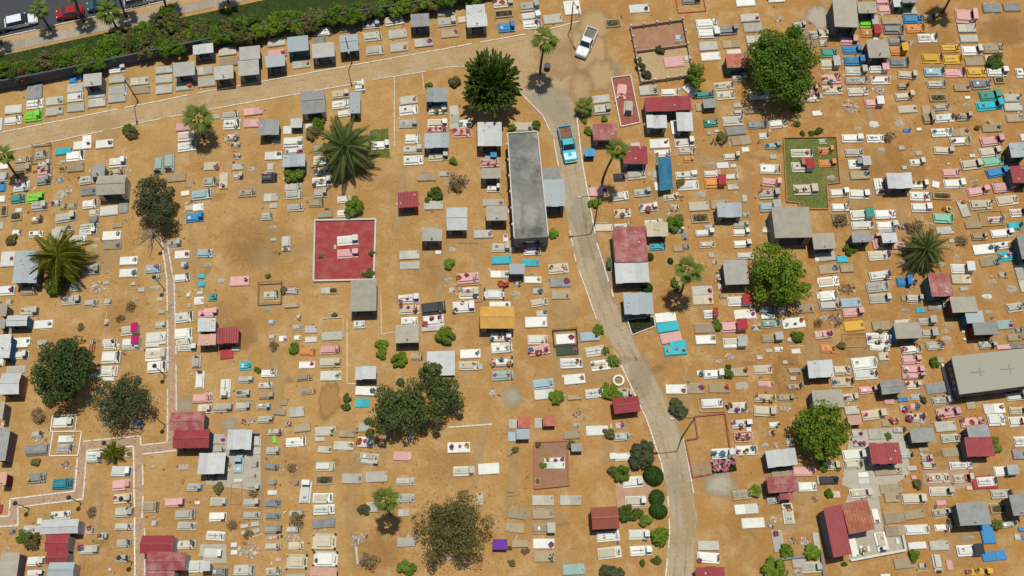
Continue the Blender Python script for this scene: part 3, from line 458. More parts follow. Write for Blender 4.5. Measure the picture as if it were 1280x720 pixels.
(3,3,2): '380 30 140 62 csF 5;748 5 135 28 wcg;615 180 118 54 wh;530 172 30 34 wsf;782 165 108 58 tsf 3;925 150 115 56 eh 2;940 243 95 40 ph 0;905 75 35 28 ls;1022 23 48 30 wh;1133 35 55 32 ws;965 32 40 25 ls;1065 105 30 24 ls;385 273 130 60 wsf 0;505 272 110 56 tsf 0;655 268 130 56 tsf 0;800 250 90 58 lM;605 370 155 90 eK 2;608 362 130 60 wh 2;765 388 120 66 whF 5;935 330 128 48 ehF 0;1068 328 95 46 th 0;935 412 130 64 eh -3;1130 158 95 40 th 4;1122 258 85 38 th 8;1070 388 60 44 lR;790 490 115 54 whF 4;838 520 30 32 ws;805 570 110 62 pK 3;805 570 84 40 phF 3;675 675 135 66 whF 4;822 655 130 62 whF 3;998 495 65 34 whf 4;980 550 35 34 lhf;942 622 45 34 lM;1010 620 30 28 lR;1095 602 50 54 lh;45 570 90 52 lh 4;35 500 60 40 lhf;65 300 90 58 lhF;60 695 110 50 wh 4;720 70 60 38 lR;655 100 30 20 lR;1115 205 35 24 ls',
(4,3,4): '50 20 90 52 oh 0;375 12 120 40 whf 0;275 112 150 78 wh 5;288 182 140 62 whf 5;400 68 62 52 esf;138 155 105 56 ehf 0;140 230 130 66 ehf 3;570 25 120 56 ehf;570 88 110 54 phf;580 152 130 60 phf 2;582 194 130 28 ph 2;720 10 95 36 lh;1045 5 90 32 lh;735 92 85 35 ts 0;580 247 80 52 whf;730 265 135 70 gs 8;760 345 115 56 lhf 8;300 278 105 46 phf;185 325 90 50 ehf;335 432 140 62 ehf 6;200 405 85 52 ls;435 350 60 34 ps 0;520 337 62 30 bs 6;600 322 60 34 sh 6;520 390 40 38 lhf;595 382 60 38 phf;600 448 105 54 ehF 6;462 465 45 28 lhF;412 488 45 34 ts;625 490 60 44 lR;800 420 140 64 phF 5;785 505 130 66 ls 5;812 580 105 54 lh 4;650 648 60 32 ts;818 668 105 58 ts 4;665 700 60 40 lhf;945 372 55 54 ts;1090 394 130 62 wsf 4;1100 465 100 76 wh 2;950 480 140 60 phF 5;1225 320 120 48 ehf 4;1235 408 100 46 eh 2;1230 475 95 62 whf 2;1250 600 70 62 wh 2;1245 680 80 62 gs 2;215 685 140 68 whf 3;235 547 60 48 lsf;245 610 70 44 lsF;380 552 150 66 lsf 2;490 530 75 38 lh;540 690 70 40 lh;525 640 60 90 ls;1225 5 100 28 gs;1150 10 90 30 ps',
(0,4,2): '235 108 110 62 ghf;395 145 122 66 Th 4;385 340 122 52 whf 3;210 435 120 68 lhf;650 470 62 44 lhf;560 555 125 58 lhF 2;765 67 125 64 wh -1;765 152 115 64 ph 4;770 235 112 62 ehf 4;780 320 112 62 lh 2;780 412 112 42 lh 2;778 515 90 50 lh 3;770 612 80 48 lh;945 288 100 68 th 0;1095 262 120 58 phf 2;1160 337 125 60 lhf 0;1170 407 115 52 lhF 0;970 390 40 40 lh;1165 525 125 56 ehf 2;1220 165 95 52 lhf;1235 262 30 22 ws;1150 40 60 34 ls;960 35 25 22 ls;1230 660 95 76 wh;1265 560 30 80 ls;230 628 105 58 whf;230 702 110 40 whF;565 437 50 42 lhF;250 375 30 38 ws;80 440 40 38 gh;50 552 30 24 lM;690 680 20 22 ls;5 300 25 58 rs;410 25 44 40 tR;590 3 100 20 ls',
(1,4,1): '90 255 105 52 lh 2;83 350 105 56 wh 2;70 468 115 58 wh -2;55 577 120 58 wh -2;98 695 95 50 gh;295 260 105 50 lh;298 342 108 48 lh;425 265 100 56 gh;430 345 90 48 gh;430 428 105 52 gh;430 535 100 46 lhf;420 38 85 40 gh -3;425 135 50 38 gh;423 198 58 30 ws;250 408 50 25 ls 10;255 448 48 25 ls 10;315 395 52 30 ls 8;315 437 55 28 ls 12;185 525 38 30 ws;185 572 40 30 ws;250 682 130 66 lh;405 483 40 22 ls;445 478 35 22 phf;432 690 92 46 lhf;460 617 35 25 ps;755 35 120 58 eh 0;750 120 115 60 tk 2;633 195 70 142 wh -1;740 232 125 60 wh 2;748 305 130 64 whf 2;745 390 140 60 gs 4;575 530 98 48 eh 2;578 630 130 92 edf 0;750 505 145 100 edf 0;758 615 150 96 wdf 0;922 112 125 62 ls -1;1075 100 135 68 ls 3;1255 128 115 52 lh 3;1258 232 110 54 lh;1245 325 70 48 ls;1262 508 115 60 ls 3;1060 290 90 62 ls;575 330 90 40 lhf;555 430 85 40 lh;555 480 90 48 lR;295 560 110 96 lRf;955 490 80 96 lR;305 170 85 48 lh;300 95 45 25 lh;315 25 45 55 lh;215 35 60 85 sh;210 122 50 22 ws;150 45 30 50 lhf;45 105 55 34 rhF;575 140 30 34 gh;545 40 60 48 tR;1030 8 110 32 lh -6;195 205 65 130 eK 0;570 715 120 20 ls',
(2,4,0): '340 65 130 62 whf 2;495 50 132 72 ws 4;905 25 130 50 wsF 0;833 247 132 64 lsf;1005 247 132 64 lsf;675 330 115 66 tsf -8;658 418 115 62 tsf -7;833 332 132 64 tsf 2;838 425 135 66 tcl 2;838 517 135 64 wsf;843 597 128 70 tsf 2;688 518 102 48 tsf 2;1240 472 140 66 wh 4;1250 574 145 74 wh 4;1025 678 138 70 asf 3;440 240 35 78 ls;20 505 45 55 lh;245 610 60 40 lR;800 128 30 48 tk;628 205 44 24 tK',
(3,4,2): '112 132 122 70 wh 4;130 252 125 66 wh 2;152 460 125 64 wh 2;162 562 130 64 wh 3;795 212 120 62 th 4;823 302 145 64 wsf 4;865 388 142 66 wsf 3;1180 67 135 58 phF 1;1200 163 115 60 whf;985 245 75 52 lhf 3;1083 330 68 132 whf 3;585 530 130 60 ls 0;585 605 135 68 whF -2;1020 500 65 138 lsf 5;992 365 40 44 lR;975 408 30 25 lhf;1115 500 40 40 tR;1190 510 50 80 lR;1260 500 40 110 ls;1045 80 130 50 ts;1225 665 120 70 lh 5;1150 640 80 58 ls;1275 120 20 58 ls;1255 240 40 30 tR;1145 695 60 40 lR;560 88 20 14 ls',
(4,4,3): '55 122 115 52 kh 2;210 25 100 52 ehf;272 88 65 35 wsf;275 128 65 36 wsf;255 203 135 58 whf;65 30 100 58 ehf;105 210 45 44 es;430 68 170 46 tsf 4;445 175 135 62 tsf 4;585 237 145 68 eh 3;740 107 135 60 ehF 3;755 190 140 58 wh 3;575 47 60 32 ls 3;680 30 70 44 lhf;760 262 60 32 psf 8;588 105 30 25 ps;880 30 135 48 whf 4;890 110 110 56 ehf 4;935 170 35 25 esf;1030 135 155 82 rs 3;1040 130 115 58 wh 3;1155 65 130 62 wcg 3;1127 208 115 56 lh 2;760 322 110 44 lh 8;590 335 125 62 tsf 8;465 355 125 72 ts 6;450 230 90 62 ts;472 437 125 68 ts 4;605 430 145 64 whf 3;765 418 90 42 whf;608 530 110 46 wsf 4;745 530 118 60 ls 2;930 560 145 70 wck 4;1048 458 82 120 bsf 4;1090 593 148 62 bsf 5;1175 395 90 44 lhf 8;1120 300 105 58 tk 4;1262 428 40 28 bs;1268 478 30 28 bs;1235 475 35 40 es;990 695 150 50 yhF 5;735 640 55 116 lh 4;640 655 40 35 lhf;812 650 40 66 ps 2;528 640 125 66 ts 6;410 715 60 18 ws;942 480 60 40 lM;350 345 40 92 wsf 6;385 505 70 122 wh 8;212 540 45 128 wsf 6;487 500 20 40 ws;262 550 25 44 wsf;305 550 20 40 ws',
}
# chapels and roofed tombs: x y w h roof wall type [height] [angle]; the roof is what is read off, at its own height
CHAPELS = {
(0,0,6): '577 497 115 75 L g f;1150 430 135 85 L g f;1268 305 125 55 W g s',
(1,0,6): '280 330 130 82 L b f;273 422 130 92 L g f;118 452 122 82 L n f;440 380 122 72 S k f;582 272 130 92 S b f;740 312 140 88 L g f;900 262 115 105 S k g;675 630 150 140 G w g;938 640 65 128 S g s 2.2 2',
(2,0,4): '65 125 115 80 G k f;412 62 115 65 W k s;420 127 130 78 W g f;172 590 130 85 G b s 2.3 1',
(3,0,3): '770 378 138 85 O t s;335 648 285 85 R g s 2.6;595 645 80 55 G g f 1.3',
(4,0,1): '165 82 150 168 B k f 3.2 -2;300 45 118 70 B k f;370 302 135 112 B u f;490 15 52 52 W g f 1.6;565 2 90 30 G z f',
(0,1,3): '692 430 182 118 B w g 2.6;615 345 80 75 G g f 1.9',
(1,1,2): '400 75 125 92 G k s 2.2;572 48 72 58 W g f 1.5;555 282 140 72 S b s;1270 525 125 92 R r s 2.3',
(2,1,1): '168 155 150 88 S g s 2.3;500 115 150 145 W n s 2.7;510 362 120 66 B g f;545 612 132 88 B n f;295 642 130 142 W n g 2.4;1222 105 150 98 F g s 2.3;1125 232 62 46 C b f 1.4;525 243 40 36 C s f 1.1;905 485 130 165 S k s 3.0;885 368 112 76 G g f 2.2',
(3,1,1): '265 38 125 78 W g s 2.2;440 38 98 112 W g s 2.2;130 248 150 108 R g s 2.4;720 590 150 86 S g s 2.2;1110 668 235 190 B g f 3.0;268 712 132 88 E n s 2.3;1205 285 66 42 O k f 1.1',
(4,1,1): '505 408 155 92 W k s 2.3;1245 215 100 88 S k s 2.4;1262 370 115 100 R k s 2.4;272 282 64 36 G g f 1.1',
(0,2,2): '162 225 150 195 S g s 2.6;105 562 130 66 W b g 2.2;18 497 48 75 B g f;25 700 80 100 W b f;1290 590 110 80 W g s 2.2;1292 682 110 66 P g s 2.2;15 585 34 56 G t f 1.5',
(1,2,2): '140 655 135 95 R k s 2.2;992 405 162 195 B k f 2.6;1265 645 145 112 B k f',
(2,2,0): '548 540 215 138 Y n g 2.6;672 240 95 64 S k f 2.2;140 28 125 75 L n f;1250 200 30 60 Z z f 1.0',
(3,2,2): '100 85 202 218 F w s 3.0;110 258 208 132 W k s 2.6;150 455 180 132 S k s 2.4;760 260 150 152 L k f 2.4;1310 65 140 98 B k f',
(4,2,2): '265 40 120 66 G k f;440 45 95 60 W g f 2.0;760 340 132 140 F t s 2.8;905 462 160 96 B m f 2.6;972 540 110 76 S b f 2.2;1040 612 150 76 G m f 2.4;555 625 165 98 B b f 2.5;1290 100 80 150 G k f 2.5',
(0,3,2): '60 235 125 130 W n g 2.5;8 405 30 110 B g f;15 620 62 190 G u s 2.6 0;30 30 66 90 W b f;1170 470 215 112 F g g 2.8 1;1195 580 225 116 R k g 2.8 1',
(1,3,1): '1005 170 128 78 W k s 2.2;215 585 150 122 W k s 2.4 0',
(2,3,1): '195 110 172 150 W g s 0.9;715 478 78 72 O k f 1.4;872 468 78 68 O k f 1.4;708 552 82 66 S k f 1.4;1045 636 70 50 G k f 1.3',
(3,3,2): '75 368 165 98 R k g 2.1 6;1290 145 155 105 W k s 2.3;1335 332 190 110 B k f 2.4;1045 700 185 105 W k s 2.2 6',
(4,3,3): '455 255 140 86 G k g 2.3 6;645 560 145 86 G k f 2.2;995 535 135 75 G k f 2.2;1005 630 170 118 R k s 2.4;415 672 185 130 R g s 2.6;222 465 85 60 P w f 1.3',
(0,4,1): '15 110 50 80 P m f 2.2;370 410 238 88 W w g 2.5 2;355 512 145 105 R w g 2.4;355 605 135 78 R w g 2.4;380 680 160 92 S w g 2.5;55 650 115 152 B u s 2.5;980 522 205 112 R w g 2.6 0;1035 625 245 116 F w g 2.7 0;1000 702 180 46 F w g 2.4 0',
(1,4,1): '42 15 165 130 W k s 2.4 0;740 692 165 58 P n s 2.0 0;0 660 60 60 W w s 2.2',
(2,4,2): '1222 355 170 138 K m g 2.5 3;565 522 90 66 U k f 1.1 0',
(3,4,2): '1050 145 190 100 F k g 2.4 4;1075 217 80 52 F k s 1.7;600 695 175 66 R w s 2.3 0',
(4,4,2): '965 330 195 142 G k f 2.8 3;1255 275 110 130 G k f 2.8 4;1200 55 44 60 S k f 1.2',
}
# ================================================================ LABELS
MARKS = [('the white pickup', 733, 54), ('the turquoise pickup', 709, 182), ('the long flat-roofed hall', 660, 250), ('the red-floored family plot', 431, 313),
         ('the yellow-roofed shelter', 622, 400), ('the purple box tomb', 625, 681), ('the fenced green lawn plot', 1013, 218), ('the mausoleum with roof crosses', 1236, 468),
         ('the L-shaped red roof', 1062, 662), ('the blue tarpaulin', 832, 218), ('the broad date palm', 434, 195), ('the coconut palm', 78, 325),
         ('the dry sprawling tree', 566, 662), ('the brick-red tiled shed', 757, 648), ('the lime green graves', 43, 190), ('the yellow graves', 1180, 75),
         ('the walled twin plot', 825, 70), ('the grey-blue sloped roof', 33, 334), ('the magenta canopied graves', 168, 420), ('the red shed over the brick path', 238, 540),
         ('the twin red sheds by the path', 206, 690), ('the spiky dark tree', 614, 108), ('the long white-walled red building', 786, 312), ('the boundary wall', 150, 84), ('the white estate car', 28, 40), ('the red hatchback', 89, 30), ('the dark teal car', 128, 25), ('the silver car', 175, 22), ('the tiny blue graves', 95, 98), ('the blue-walled wall-side chapel', 372, 54), ('the pink wall-side slab', 347, 67), ('the lamp on the road kerb', 173, 120), ('the blue grave by the road', 633, 35),
         ('the boundary wall', 330, 50), ('the boundary wall', 480, 22), ('the red-kerbed empty plot', 885, 555), ('the flower bed of pink blooms', 905, 578),
         ('the clipped round shrubs', 820, 628), ('the brick-floored plot', 688, 582), ('the beige shelter roof', 454, 370), ('the olive multi-lobed tree', 515, 505),
         ('the dense dark tree', 78, 462), ('the maroon-walled chapels', 1205, 385), ('the spiky date palm', 1155, 315), ('the two pale aqua graves', 206, 205),
         ('the grey barrel tomb', 48, 562), ('the red gabled sheds', 70, 690), ('the turquoise slabs', 840, 420), ('the white gabled chapel', 268, 549),
         ('the big round tree by the twin plot', 982, 80), ('the bright round tree', 973, 344), ('the olive round tree', 1026, 540), ('the purple-walled chapel', 1098, 60),
         ('the dark teal grave', 79, 605), ('the mint green graves', 1240, 200), ('the corner-post graves', 405, 680), ('the walled white court', 1100, 690), ('the big grey chapel', 1217, 642),
         ('the tall grey chapel', 1057, 17), ('the white chapel roofs', 832, 152), ('the white-roofed chapel', 612, 167), ('the railed grave', 340, 367), ('the pink-paved plot', 790, 615),
         ('the faded red roof', 1176, 356), ('the rusty twin canopies', 672, 528), ('the brushwood heap', 1047, 400), ('the wreathed white grave', 905, 567), ('the fan palm with a dark shadow', 860, 345), ('the leaning fan palm', 772, 187)]
PEND = []     # (object, look, category, px, py, group)
def say(o, look, cat, px, py, group=None): PEND.append((o, look, cat, px, py, group))
def finish_labels():
    from collections import defaultdict
    def near(px, py):
        seen = []
        for d, n in sorted((math.hypot(px - x, (py - y) * 1.1), n) for n, x, y in MARKS):
            if n not in seen: seen.append(n)
            if len(seen) == 3: return seen
    def clip(s): return ' '.join(s.split()[:16])
    lv = {}
    for i, p in enumerate(PEND): lv[i] = (p[1] + ' near ' + near(p[3], p[4])[0])
    cnt = defaultdict(list)
    for i, s in lv.items(): cnt[s].append(i)
    for s, ids in cnt.items():
        if len(ids) > 1:
            for i in ids:
                n = near(PEND[i][3], PEND[i][4]); lv[i] = PEND[i][1] + ' between ' + n[0] + ' and ' + n[1]
                if len(lv[i].split()) > 16: lv[i] = PEND[i][1].split(' with ')[0] + ' between ' + n[0] + ' and ' + n[1]
                if len(lv[i].split()) > 16: lv[i] = s
    cnt = defaultdict(list)
    for i, s in lv.items(): cnt[s].append(i)
    for s, ids in cnt.items():
        for i in ids:
            o, look, cat, px, py, grp = PEND[i]
            tag(o, clip(s), cat, (s.replace(' the ', ' ') + ' set') if len(ids) > 1 else grp)

# ================================================================ FLOWERS
FL_MESH = {}
def flower_mesh(col, kind, var):
    k = (col, kind, var)
    if k in FL_MESH: return FL_MESH[k]
    r = random.Random(hash((len(FL_MESH), 5))); mb = MB()
    n = 20 if kind == 'bunch' else 26
    for i in range(n):
        if kind == 'bunch':
            a = r.uniform(0, 6.28); d = .26 * r.random() ** .6; x, y, z = d * math.cos(a), d * math.sin(a), .16 + .22 * (1 - d / .3) + r.uniform(-.05, .05)
        else:
            a = 6.283 * i / n; d = r.uniform(.2, .32); x, y, z = d * math.cos(a), d * math.sin(a), .1 + r.uniform(-.02, .06)
        mb.mi = 2 if r.random() < .2 else (0 if r.random() < .78 else 1)
        s = r.uniform(.07, .13) if mb.mi != 1 else r.uniform(.08, .16)
        mb.stone(x, y, z, s, flat=.8)
    mb.mi = 1
    if kind == 'bunch': mb.cyl(0, 0, -.02, .14, .09, .12, 6)
    else: mb.cyl(0, 0, -.02, .06, .30, .26, 10)
    other = {'pink': 'white', 'magenta': 'pink', 'red': 'white', 'white': 'yellow', 'yellow': 'orange', 'blue': 'white', 'purple': 'pink', 'orange': 'red'}[col]
    FL_MESH[k] = mb.mesh('flowers', [MATS['petal_' + col], M_STEM, MATS['petal_' + other]])
    return FL_MESH[k]
FN = {'bunch': 0, 'wreath': 0}
def flowers(x, y, z, px, py, host, col=None, size=1.0):
    kind = 'bunch' if rnd.random() < .7 else 'wreath'
    if FN[kind] >= 298: return
    FN[kind] += 1
    col = col or rnd.choice(['pink', 'pink', 'magenta', 'magenta', 'red', 'red', 'white', 'white', 'yellow', 'blue', 'blue', 'purple', 'orange'])
    o = link('flower_bunch' if kind == 'bunch' else 'flower_wreath', flower_mesh(col, kind, rnd.randrange(3)), None, (x, y, z))
    o.rotation_euler.z = rnd.uniform(0, 6.28); s = size * rnd.uniform(.8, 1.35); o.scale = (s, s, s * rnd.uniform(.8, 1.1))
    say(o, f'{col} flower {kind} on {host}', 'flowers', px, py, 'flowers left on the graves')

# ================================================================ GRAVES
def shade(c): return {'w': 'l', 'e': 'w', 'l': 'l', 't': 't', 'g': 'g'}.get(c, c)
def loc_to(o, lx, ly):
    a = o.rotation_euler.z; return (o.location.x + lx * math.cos(a) - ly * math.sin(a), o.location.y + lx * math.sin(a) + ly * math.cos(a))
def build_grave(X, Y, w, h, code, ang):
    c, t, ex = code[0], code[1], code[2:]
    vert = h > 1.25 * w
    if t in 'MRK': vert = False
    if not vert: cx, cy, Lx, Wy, rz = rect(X, Y + .3, w * 1.02, max(h - .3, 2.6), ang)
    else:
        cx, cy, Wy, Lx, rz = rect(X, Y + .4, w, h - .6, ang); rz += math.pi / 2
        if rnd.random() < .7: rz += math.pi
    N_ = CNAME[c]; small = Lx < 1.5
    if t == 'M':
        mb = MB(); n = 12
        rings = [(1, 0.0), (.82, .09), (.5, .2), (.2, .26)]
        vs = []
        for k, z in rings:
            for i in range(n):
                a = 6.283 * i / n; j = rnd.uniform(.86, 1.14); vs.append((Lx / 2 * k * j * math.cos(a), Wy / 2 * k * j * math.sin(a), z * rnd.uniform(.7, 1.3) - .02 * (k == 1)))
        vs.append((0, 0, .27)); fs = []
        for r_ in range(3):
            for i in range(n): fs.append((r_ * n + i, r_ * n + (i + 1) % n, (r_ + 1) * n + (i + 1) % n, (r_ + 1) * n + i))
        fs += [(3 * n + i, 3 * n + (i + 1) % n, 4 * n) for i in range(n)]
        mb.add(vs, fs)
        o = mb.obj('grave_mound', M_MOUND if c in 'lt' else gm(c)); o.location = (cx, cy, 0); o.rotation_euler.z = rz
        say(o, f'low {"white" if c == "w" else "weathered"} cement grave mound', 'grave mound', X, Y, 'cement grave mounds'); return
    if t == 'R':
        root = empty('rubble_heap', cx, cy, rz)
        mb = MB(); mb2 = MB(); k = int(16 + 7 * Lx * Wy)
        for i in range(k):
            a = rnd.uniform(0, 6.28); d = rnd.random() ** .6; q = mb if rnd.random() < .7 else mb2
            q.stone(Lx / 2 * d * math.cos(a), Wy / 2 * d * math.sin(a), .05 + .12 * (1 - d), rnd.uniform(.08, .26), flat=rnd.uniform(.4, .9))
        mb.obj('stones', M_RUBBLE if c != 't' else mat('dead_brush', (.22, .14, .075), stain=.3, island=.9), root)['kind'] = 'stuff'
        if mb2.v: mb2.obj('scraps', mat('rubble_scraps', (.55, .50, .42) if c == 'w' else (.50, .40, .36), stain=.4, island=1.1), root)['kind'] = 'stuff'
        say(root, {'w': 'heap of white plaster debris', 'l': 'heap of broken stones and old wreaths', 't': 'heap of dry brush and stones'}[c], 'rubble heap', X, Y, 'rubble heaps')
        return
    if t == 'K':
        root = empty('plot_kerb_frame', cx, cy, rz); th = .12; hh = rnd.uniform(.12, .2)
        m = gm(c) if c not in 'et' else M_OLDKERB
        for (bx, by, lx, ly) in ((0, Wy / 2, Lx, th), (0, -Wy / 2, Lx, th), (Lx / 2, 0, th, Wy - th), (-Lx / 2, 0, th, Wy - th)):
            mb = MB(); mb.box(bx, by, -.05, hh + rnd.uniform(0, .02), lx, ly, top=.995); mb.obj('kerb', m, root)
        for sx in (-1, 1):
            for sy in (-1, 1):
                if c in 'gk':
                    mb = MB(); mb.cyl(sx * Lx / 2, sy * Wy / 2, 0, .95, .035, .035, 5); mb.obj('post', M_IRON, root)
        if c in 'gk':
            mb = MB()
            for z in (.55, .9):
                for s in (-1, 1): mb.tube((-Lx / 2, s * Wy / 2, z), (Lx / 2, s * Wy / 2, z), .018, .018, 4); mb.tube((s * Lx / 2, -Wy / 2, z), (s * Lx / 2, Wy / 2, z), .018, .018, 4)
            mb.obj('railing', M_IRON, root)
        say(root, f'{N_} kerb frame {"with thin railing " if c in "gk" else ""}around a plot', 'kerb frame', X, Y, 'kerb frames'); return
    m = gm(c); bz = rnd.uniform(.16, .30) * (0.7 if small else 1); nf = 0
    def fl(lx, ly, z, host, size=1.0):
        p = None
        x, y = loc_to(root, lx, ly); flowers(x, y, z, X, Y, host, size=size)
    if t == 's':
        root = empty('slab_grave', cx, cy, rz); style = rnd.random()
        mb = MB(); mb.box(0, 0, -.06, bz, Lx, Wy, top=.985, jit=.006); mb.obj('base', m, root)
        if style < .62:
            mb = MB(); mb.box(0, 0, bz - .01, bz + rnd.uniform(.04, .09), Lx * rnd.uniform(.9, .97), Wy * rnd.uniform(.86, .94), top=.99, jit=.006); mb.obj('lid', m, root); zt = bz + .06
        else:
            zt = bz; k = Lx * rnd.uniform(-.1, .1); mb = MB()
            for q0, q1 in ((-Lx * .485, k), (k + .02, Lx * .485)): mb.box((q0 + q1) / 2, 0, bz - .02, bz + rnd.uniform(.03, .06), q1 - q0 - .02, Wy * .93); mb.obj('lid', m, root); mb = MB()
        hd = ''
        if rnd.random() < .55 and not small:
            kind = rnd.choice(['cross', 'plaque', 'vase', 'vase'])
            mb = MB(); e = Lx * .42
            if kind == 'cross':
                hgt = rnd.uniform(.5, .9); mb.box(e, 0, zt - .02, zt + hgt, .07, .09); mb.box(e, 0, zt + hgt * .62, zt + hgt * .62 + .09, .066, .42); mb.obj('cross', M_IRON if rnd.random() < .5 else gm('w'), root); hd = ' with a small cross'
            elif kind == 'plaque':
                mb.box(e - .1, 0, zt - .02, zt + .12, .38, .5, top=.9); mb.obj('plaque', M_TAB, root); hd = ' with a dark plaque'
            else:
                mb.cyl(e, Wy * .25, zt - .02, zt + .24, .07, .11, 7); mb.obj('vase', M_GREYSTONE, root)
        host = f'{N_} slab'; look = f'{"small " if small else ""}{N_} flat slab grave{hd}'
        if 'f' in ex: fl(Lx * .34, rnd.uniform(-.2, .2) * Wy, zt, host)
        if 'F' in ex:
            for q in (-.32, .05, .36): fl(Lx * q, rnd.uniform(-.25, .25) * Wy, zt, host)
        if 'f' in ex or 'F' in ex: look += ' and flowers' if hd else ' with flowers'
        say(root, look, 'slab grave', X, Y, 'flat slab graves'); return
    if t == 'k':
        root = empty('planted_kerb_grave', cx, cy, rz); th = .16
        for (bx, by, lx, ly) in ((0, Wy / 2 - th / 2, Lx, th), (0, -Wy / 2 + th / 2, Lx, th), (Lx / 2 - th / 2, 0, th, Wy - 2 * th), (-Lx / 2 + th / 2, 0, th, Wy - 2 * th)):
            mb = MB(); mb.box(bx, by, -.05, bz + rnd.uniform(0, .02), lx, ly, top=.99); mb.obj('kerb', m, root)
        mb = MB(); mb.box(0, 0, -.05, bz * .6, Lx - 2 * th, Wy - 2 * th); mb.obj('soil', M_DARK if 'k' in ex else mat('grave_soil', (.22, .13, .06), stain=.5), root)
        V = leafcloud(np.random.default_rng(int(X * 7 + Y)), 160, Lx * .38, Wy * .34, .18, .10, .2) if True else None
        o = quads('plants', V, leaf_mat('dry_plants', (.07, .065, .025), (.20, .17, .07)), root); o.location.z = bz * .6 + .1
        say(root, f'{N_} kerbed grave filled with {"dark soil" if "k" in ex else "dry plants"}', 'kerbed grave', X, Y, 'kerbed graves'); return
    # graves with a head
    kinds = ['tablet', 'cross', 'niche']; hk = rnd.choices(kinds, (.36, .26, .38))[0]
    if t == 'c': hk = 'canopy'
    if t == 'd': hk = 'posts'
    root = empty({'tablet': 'headstone_grave', 'cross': 'cross_grave', 'niche': 'niche_grave', 'canopy': 'canopied_grave', 'posts': 'corner_post_grave'}[hk], cx, cy, rz)
    mb = MB(); mb.box(0, 0, -.06, bz, Lx, Wy, top=.99, jit=.005); mb.obj('base', m, root)
    head = .24 * Lx; sl = Lx * .93 - head; sx = -Lx * .465 + sl / 2; hz = bz + rnd.uniform(.14, .30) * (.6 if small else 1)
    tone = m if c not in 'we' or rnd.random() < .75 else gm('e' if c == 'w' else 'w')
    if hk == 'posts': sl = Lx * .6; sx = -.02 * Lx; head = .2 * Lx
    mb = MB(); mb.box(sx, 0, bz - .02, hz, sl, Wy * rnd.uniform(.60, .74), top=.96, jit=.006); slab = mb.obj('slab', tone, root)
    if rnd.random() < .35 and not small:
        mb = MB(); mb.box(sx, 0, hz - .01, hz + .05, sl * .8, .1); mb.box(sx + sl * .18, 0, hz - .012, hz + .046, .1, Wy * .36); mb.obj('relief_cross', tone if rnd.random() < .5 else M_GREYSTONE, slab)
    ex_x = Lx * .5 - head * .5; dark = rnd.random(); hm = m if dark < .40 else (M_GREYSTONE if dark < .76 else M_TAB); hname = '' if dark < .40 else ('grey ' if dark < .76 else 'dark '); k = .55 if small else 1.0
    if hk == 'tablet':
        hh = rnd.uniform(.75, 1.15) * k; ww = Wy * rnd.uniform(.5, .8)
        mb = MB(); mb.box(ex_x + head * .2, 0, bz - .02, bz + .16 * k, head * .55, ww * 1.12); p = mb.obj('plinth', m, root)
        mb = MB(); x0 = ex_x + head * .2
        prof = [(-ww / 2, bz + .14 * k), (ww / 2, bz + .14 * k), (ww / 2, bz + hh * .75), (ww * .25, bz + hh), (-ww * .25, bz + hh), (-ww / 2, bz + hh * .75)]; n = 6; th = .12
        mb.add([(x0 - th / 2, y, z) for y, z in prof] + [(x0 + th / 2, y, z) for y, z in prof], [tuple(range(n - 1, -1, -1)), tuple(range(n, 2 * n))] + [(i, (i + 1) % n, (i + 1) % n + n, i + n) for i in range(n)])
        mb.obj('headstone', hm, root); look = f'{N_} raised grave with {hname}headstone'
    elif hk == 'cross':
        hh = rnd.uniform(.9, 1.35) * k
        mb = MB(); mb.box(ex_x, 0, bz - .02, bz + .32 * k, head * .8, Wy * .55, top=.86); mb.obj('plinth', m, root)
        mb = MB(); mb.box(ex_x, 0, bz + .3 * k, bz + hh, .11, .12); mb.box(ex_x, 0, bz + hh * .68, bz + hh * .68 + .12, .106, .55 * k); mb.obj('cross', hm, root); look = f'{N_} raised grave with {hname}cross'
    elif hk == 'niche':
        hh = rnd.uniform(.6, .95) * k; ww = Wy * rnd.uniform(.5, .72); d = head * rnd.uniform(.8, 1.1); x0 = ex_x - .02
        mb = MB(); mb.box(x0 + d * .42, 0, bz - .02, bz + hh, d * .16, ww); mb.box(x0 - d * .08, ww / 2 - .05, bz - .021, bz + hh - .004, d * .84, .1); mb.box(x0 - d * .08, -ww / 2 + .05, bz - .021, bz + hh - .004, d * .84, .1)
        nb = mb.obj('niche', hm, root)
        mb = MB(); mb.box(x0, 0, bz + hh - .006, bz + hh + .09, d * 1.12, ww * 1.1, top=.93); mb.obj('niche_roof', m if dark > .7 else tone, root)
        mb = MB(); mb.box(x0, 0, bz - .02, bz + .2 * k, d * .5, ww - .22); mb.obj('niche_shade', M_DARK, nb); look = f'{N_} raised grave with {hname}niche box'  # black block painting the shade inside the open niche
    elif hk == 'canopy':
        cc = ex[0] if ex and ex[0] in PAL else 'g'; ex = ex[1:]
        hh = rnd.uniform(.8, 1.1) * k; ww = Wy * .92; d = Lx * rnd.uniform(.32, .38); x0 = Lx * .5 - d * .5
        mb = MB(); mb.box(x0 + d * .44, 0, bz - .02, bz + hh, .1, ww * .94); mb.obj('back_wall', gm(cc) if cc in 'bkg' else m, root)
        for sy in (-1, 1):
            mb = MB(); mb.box(x0, sy * (ww / 2 - .08), bz - .02, bz + hh - .003, d * .8, .09); mb.obj('side_wall', gm(cc) if cc in 'bk' else m, root)
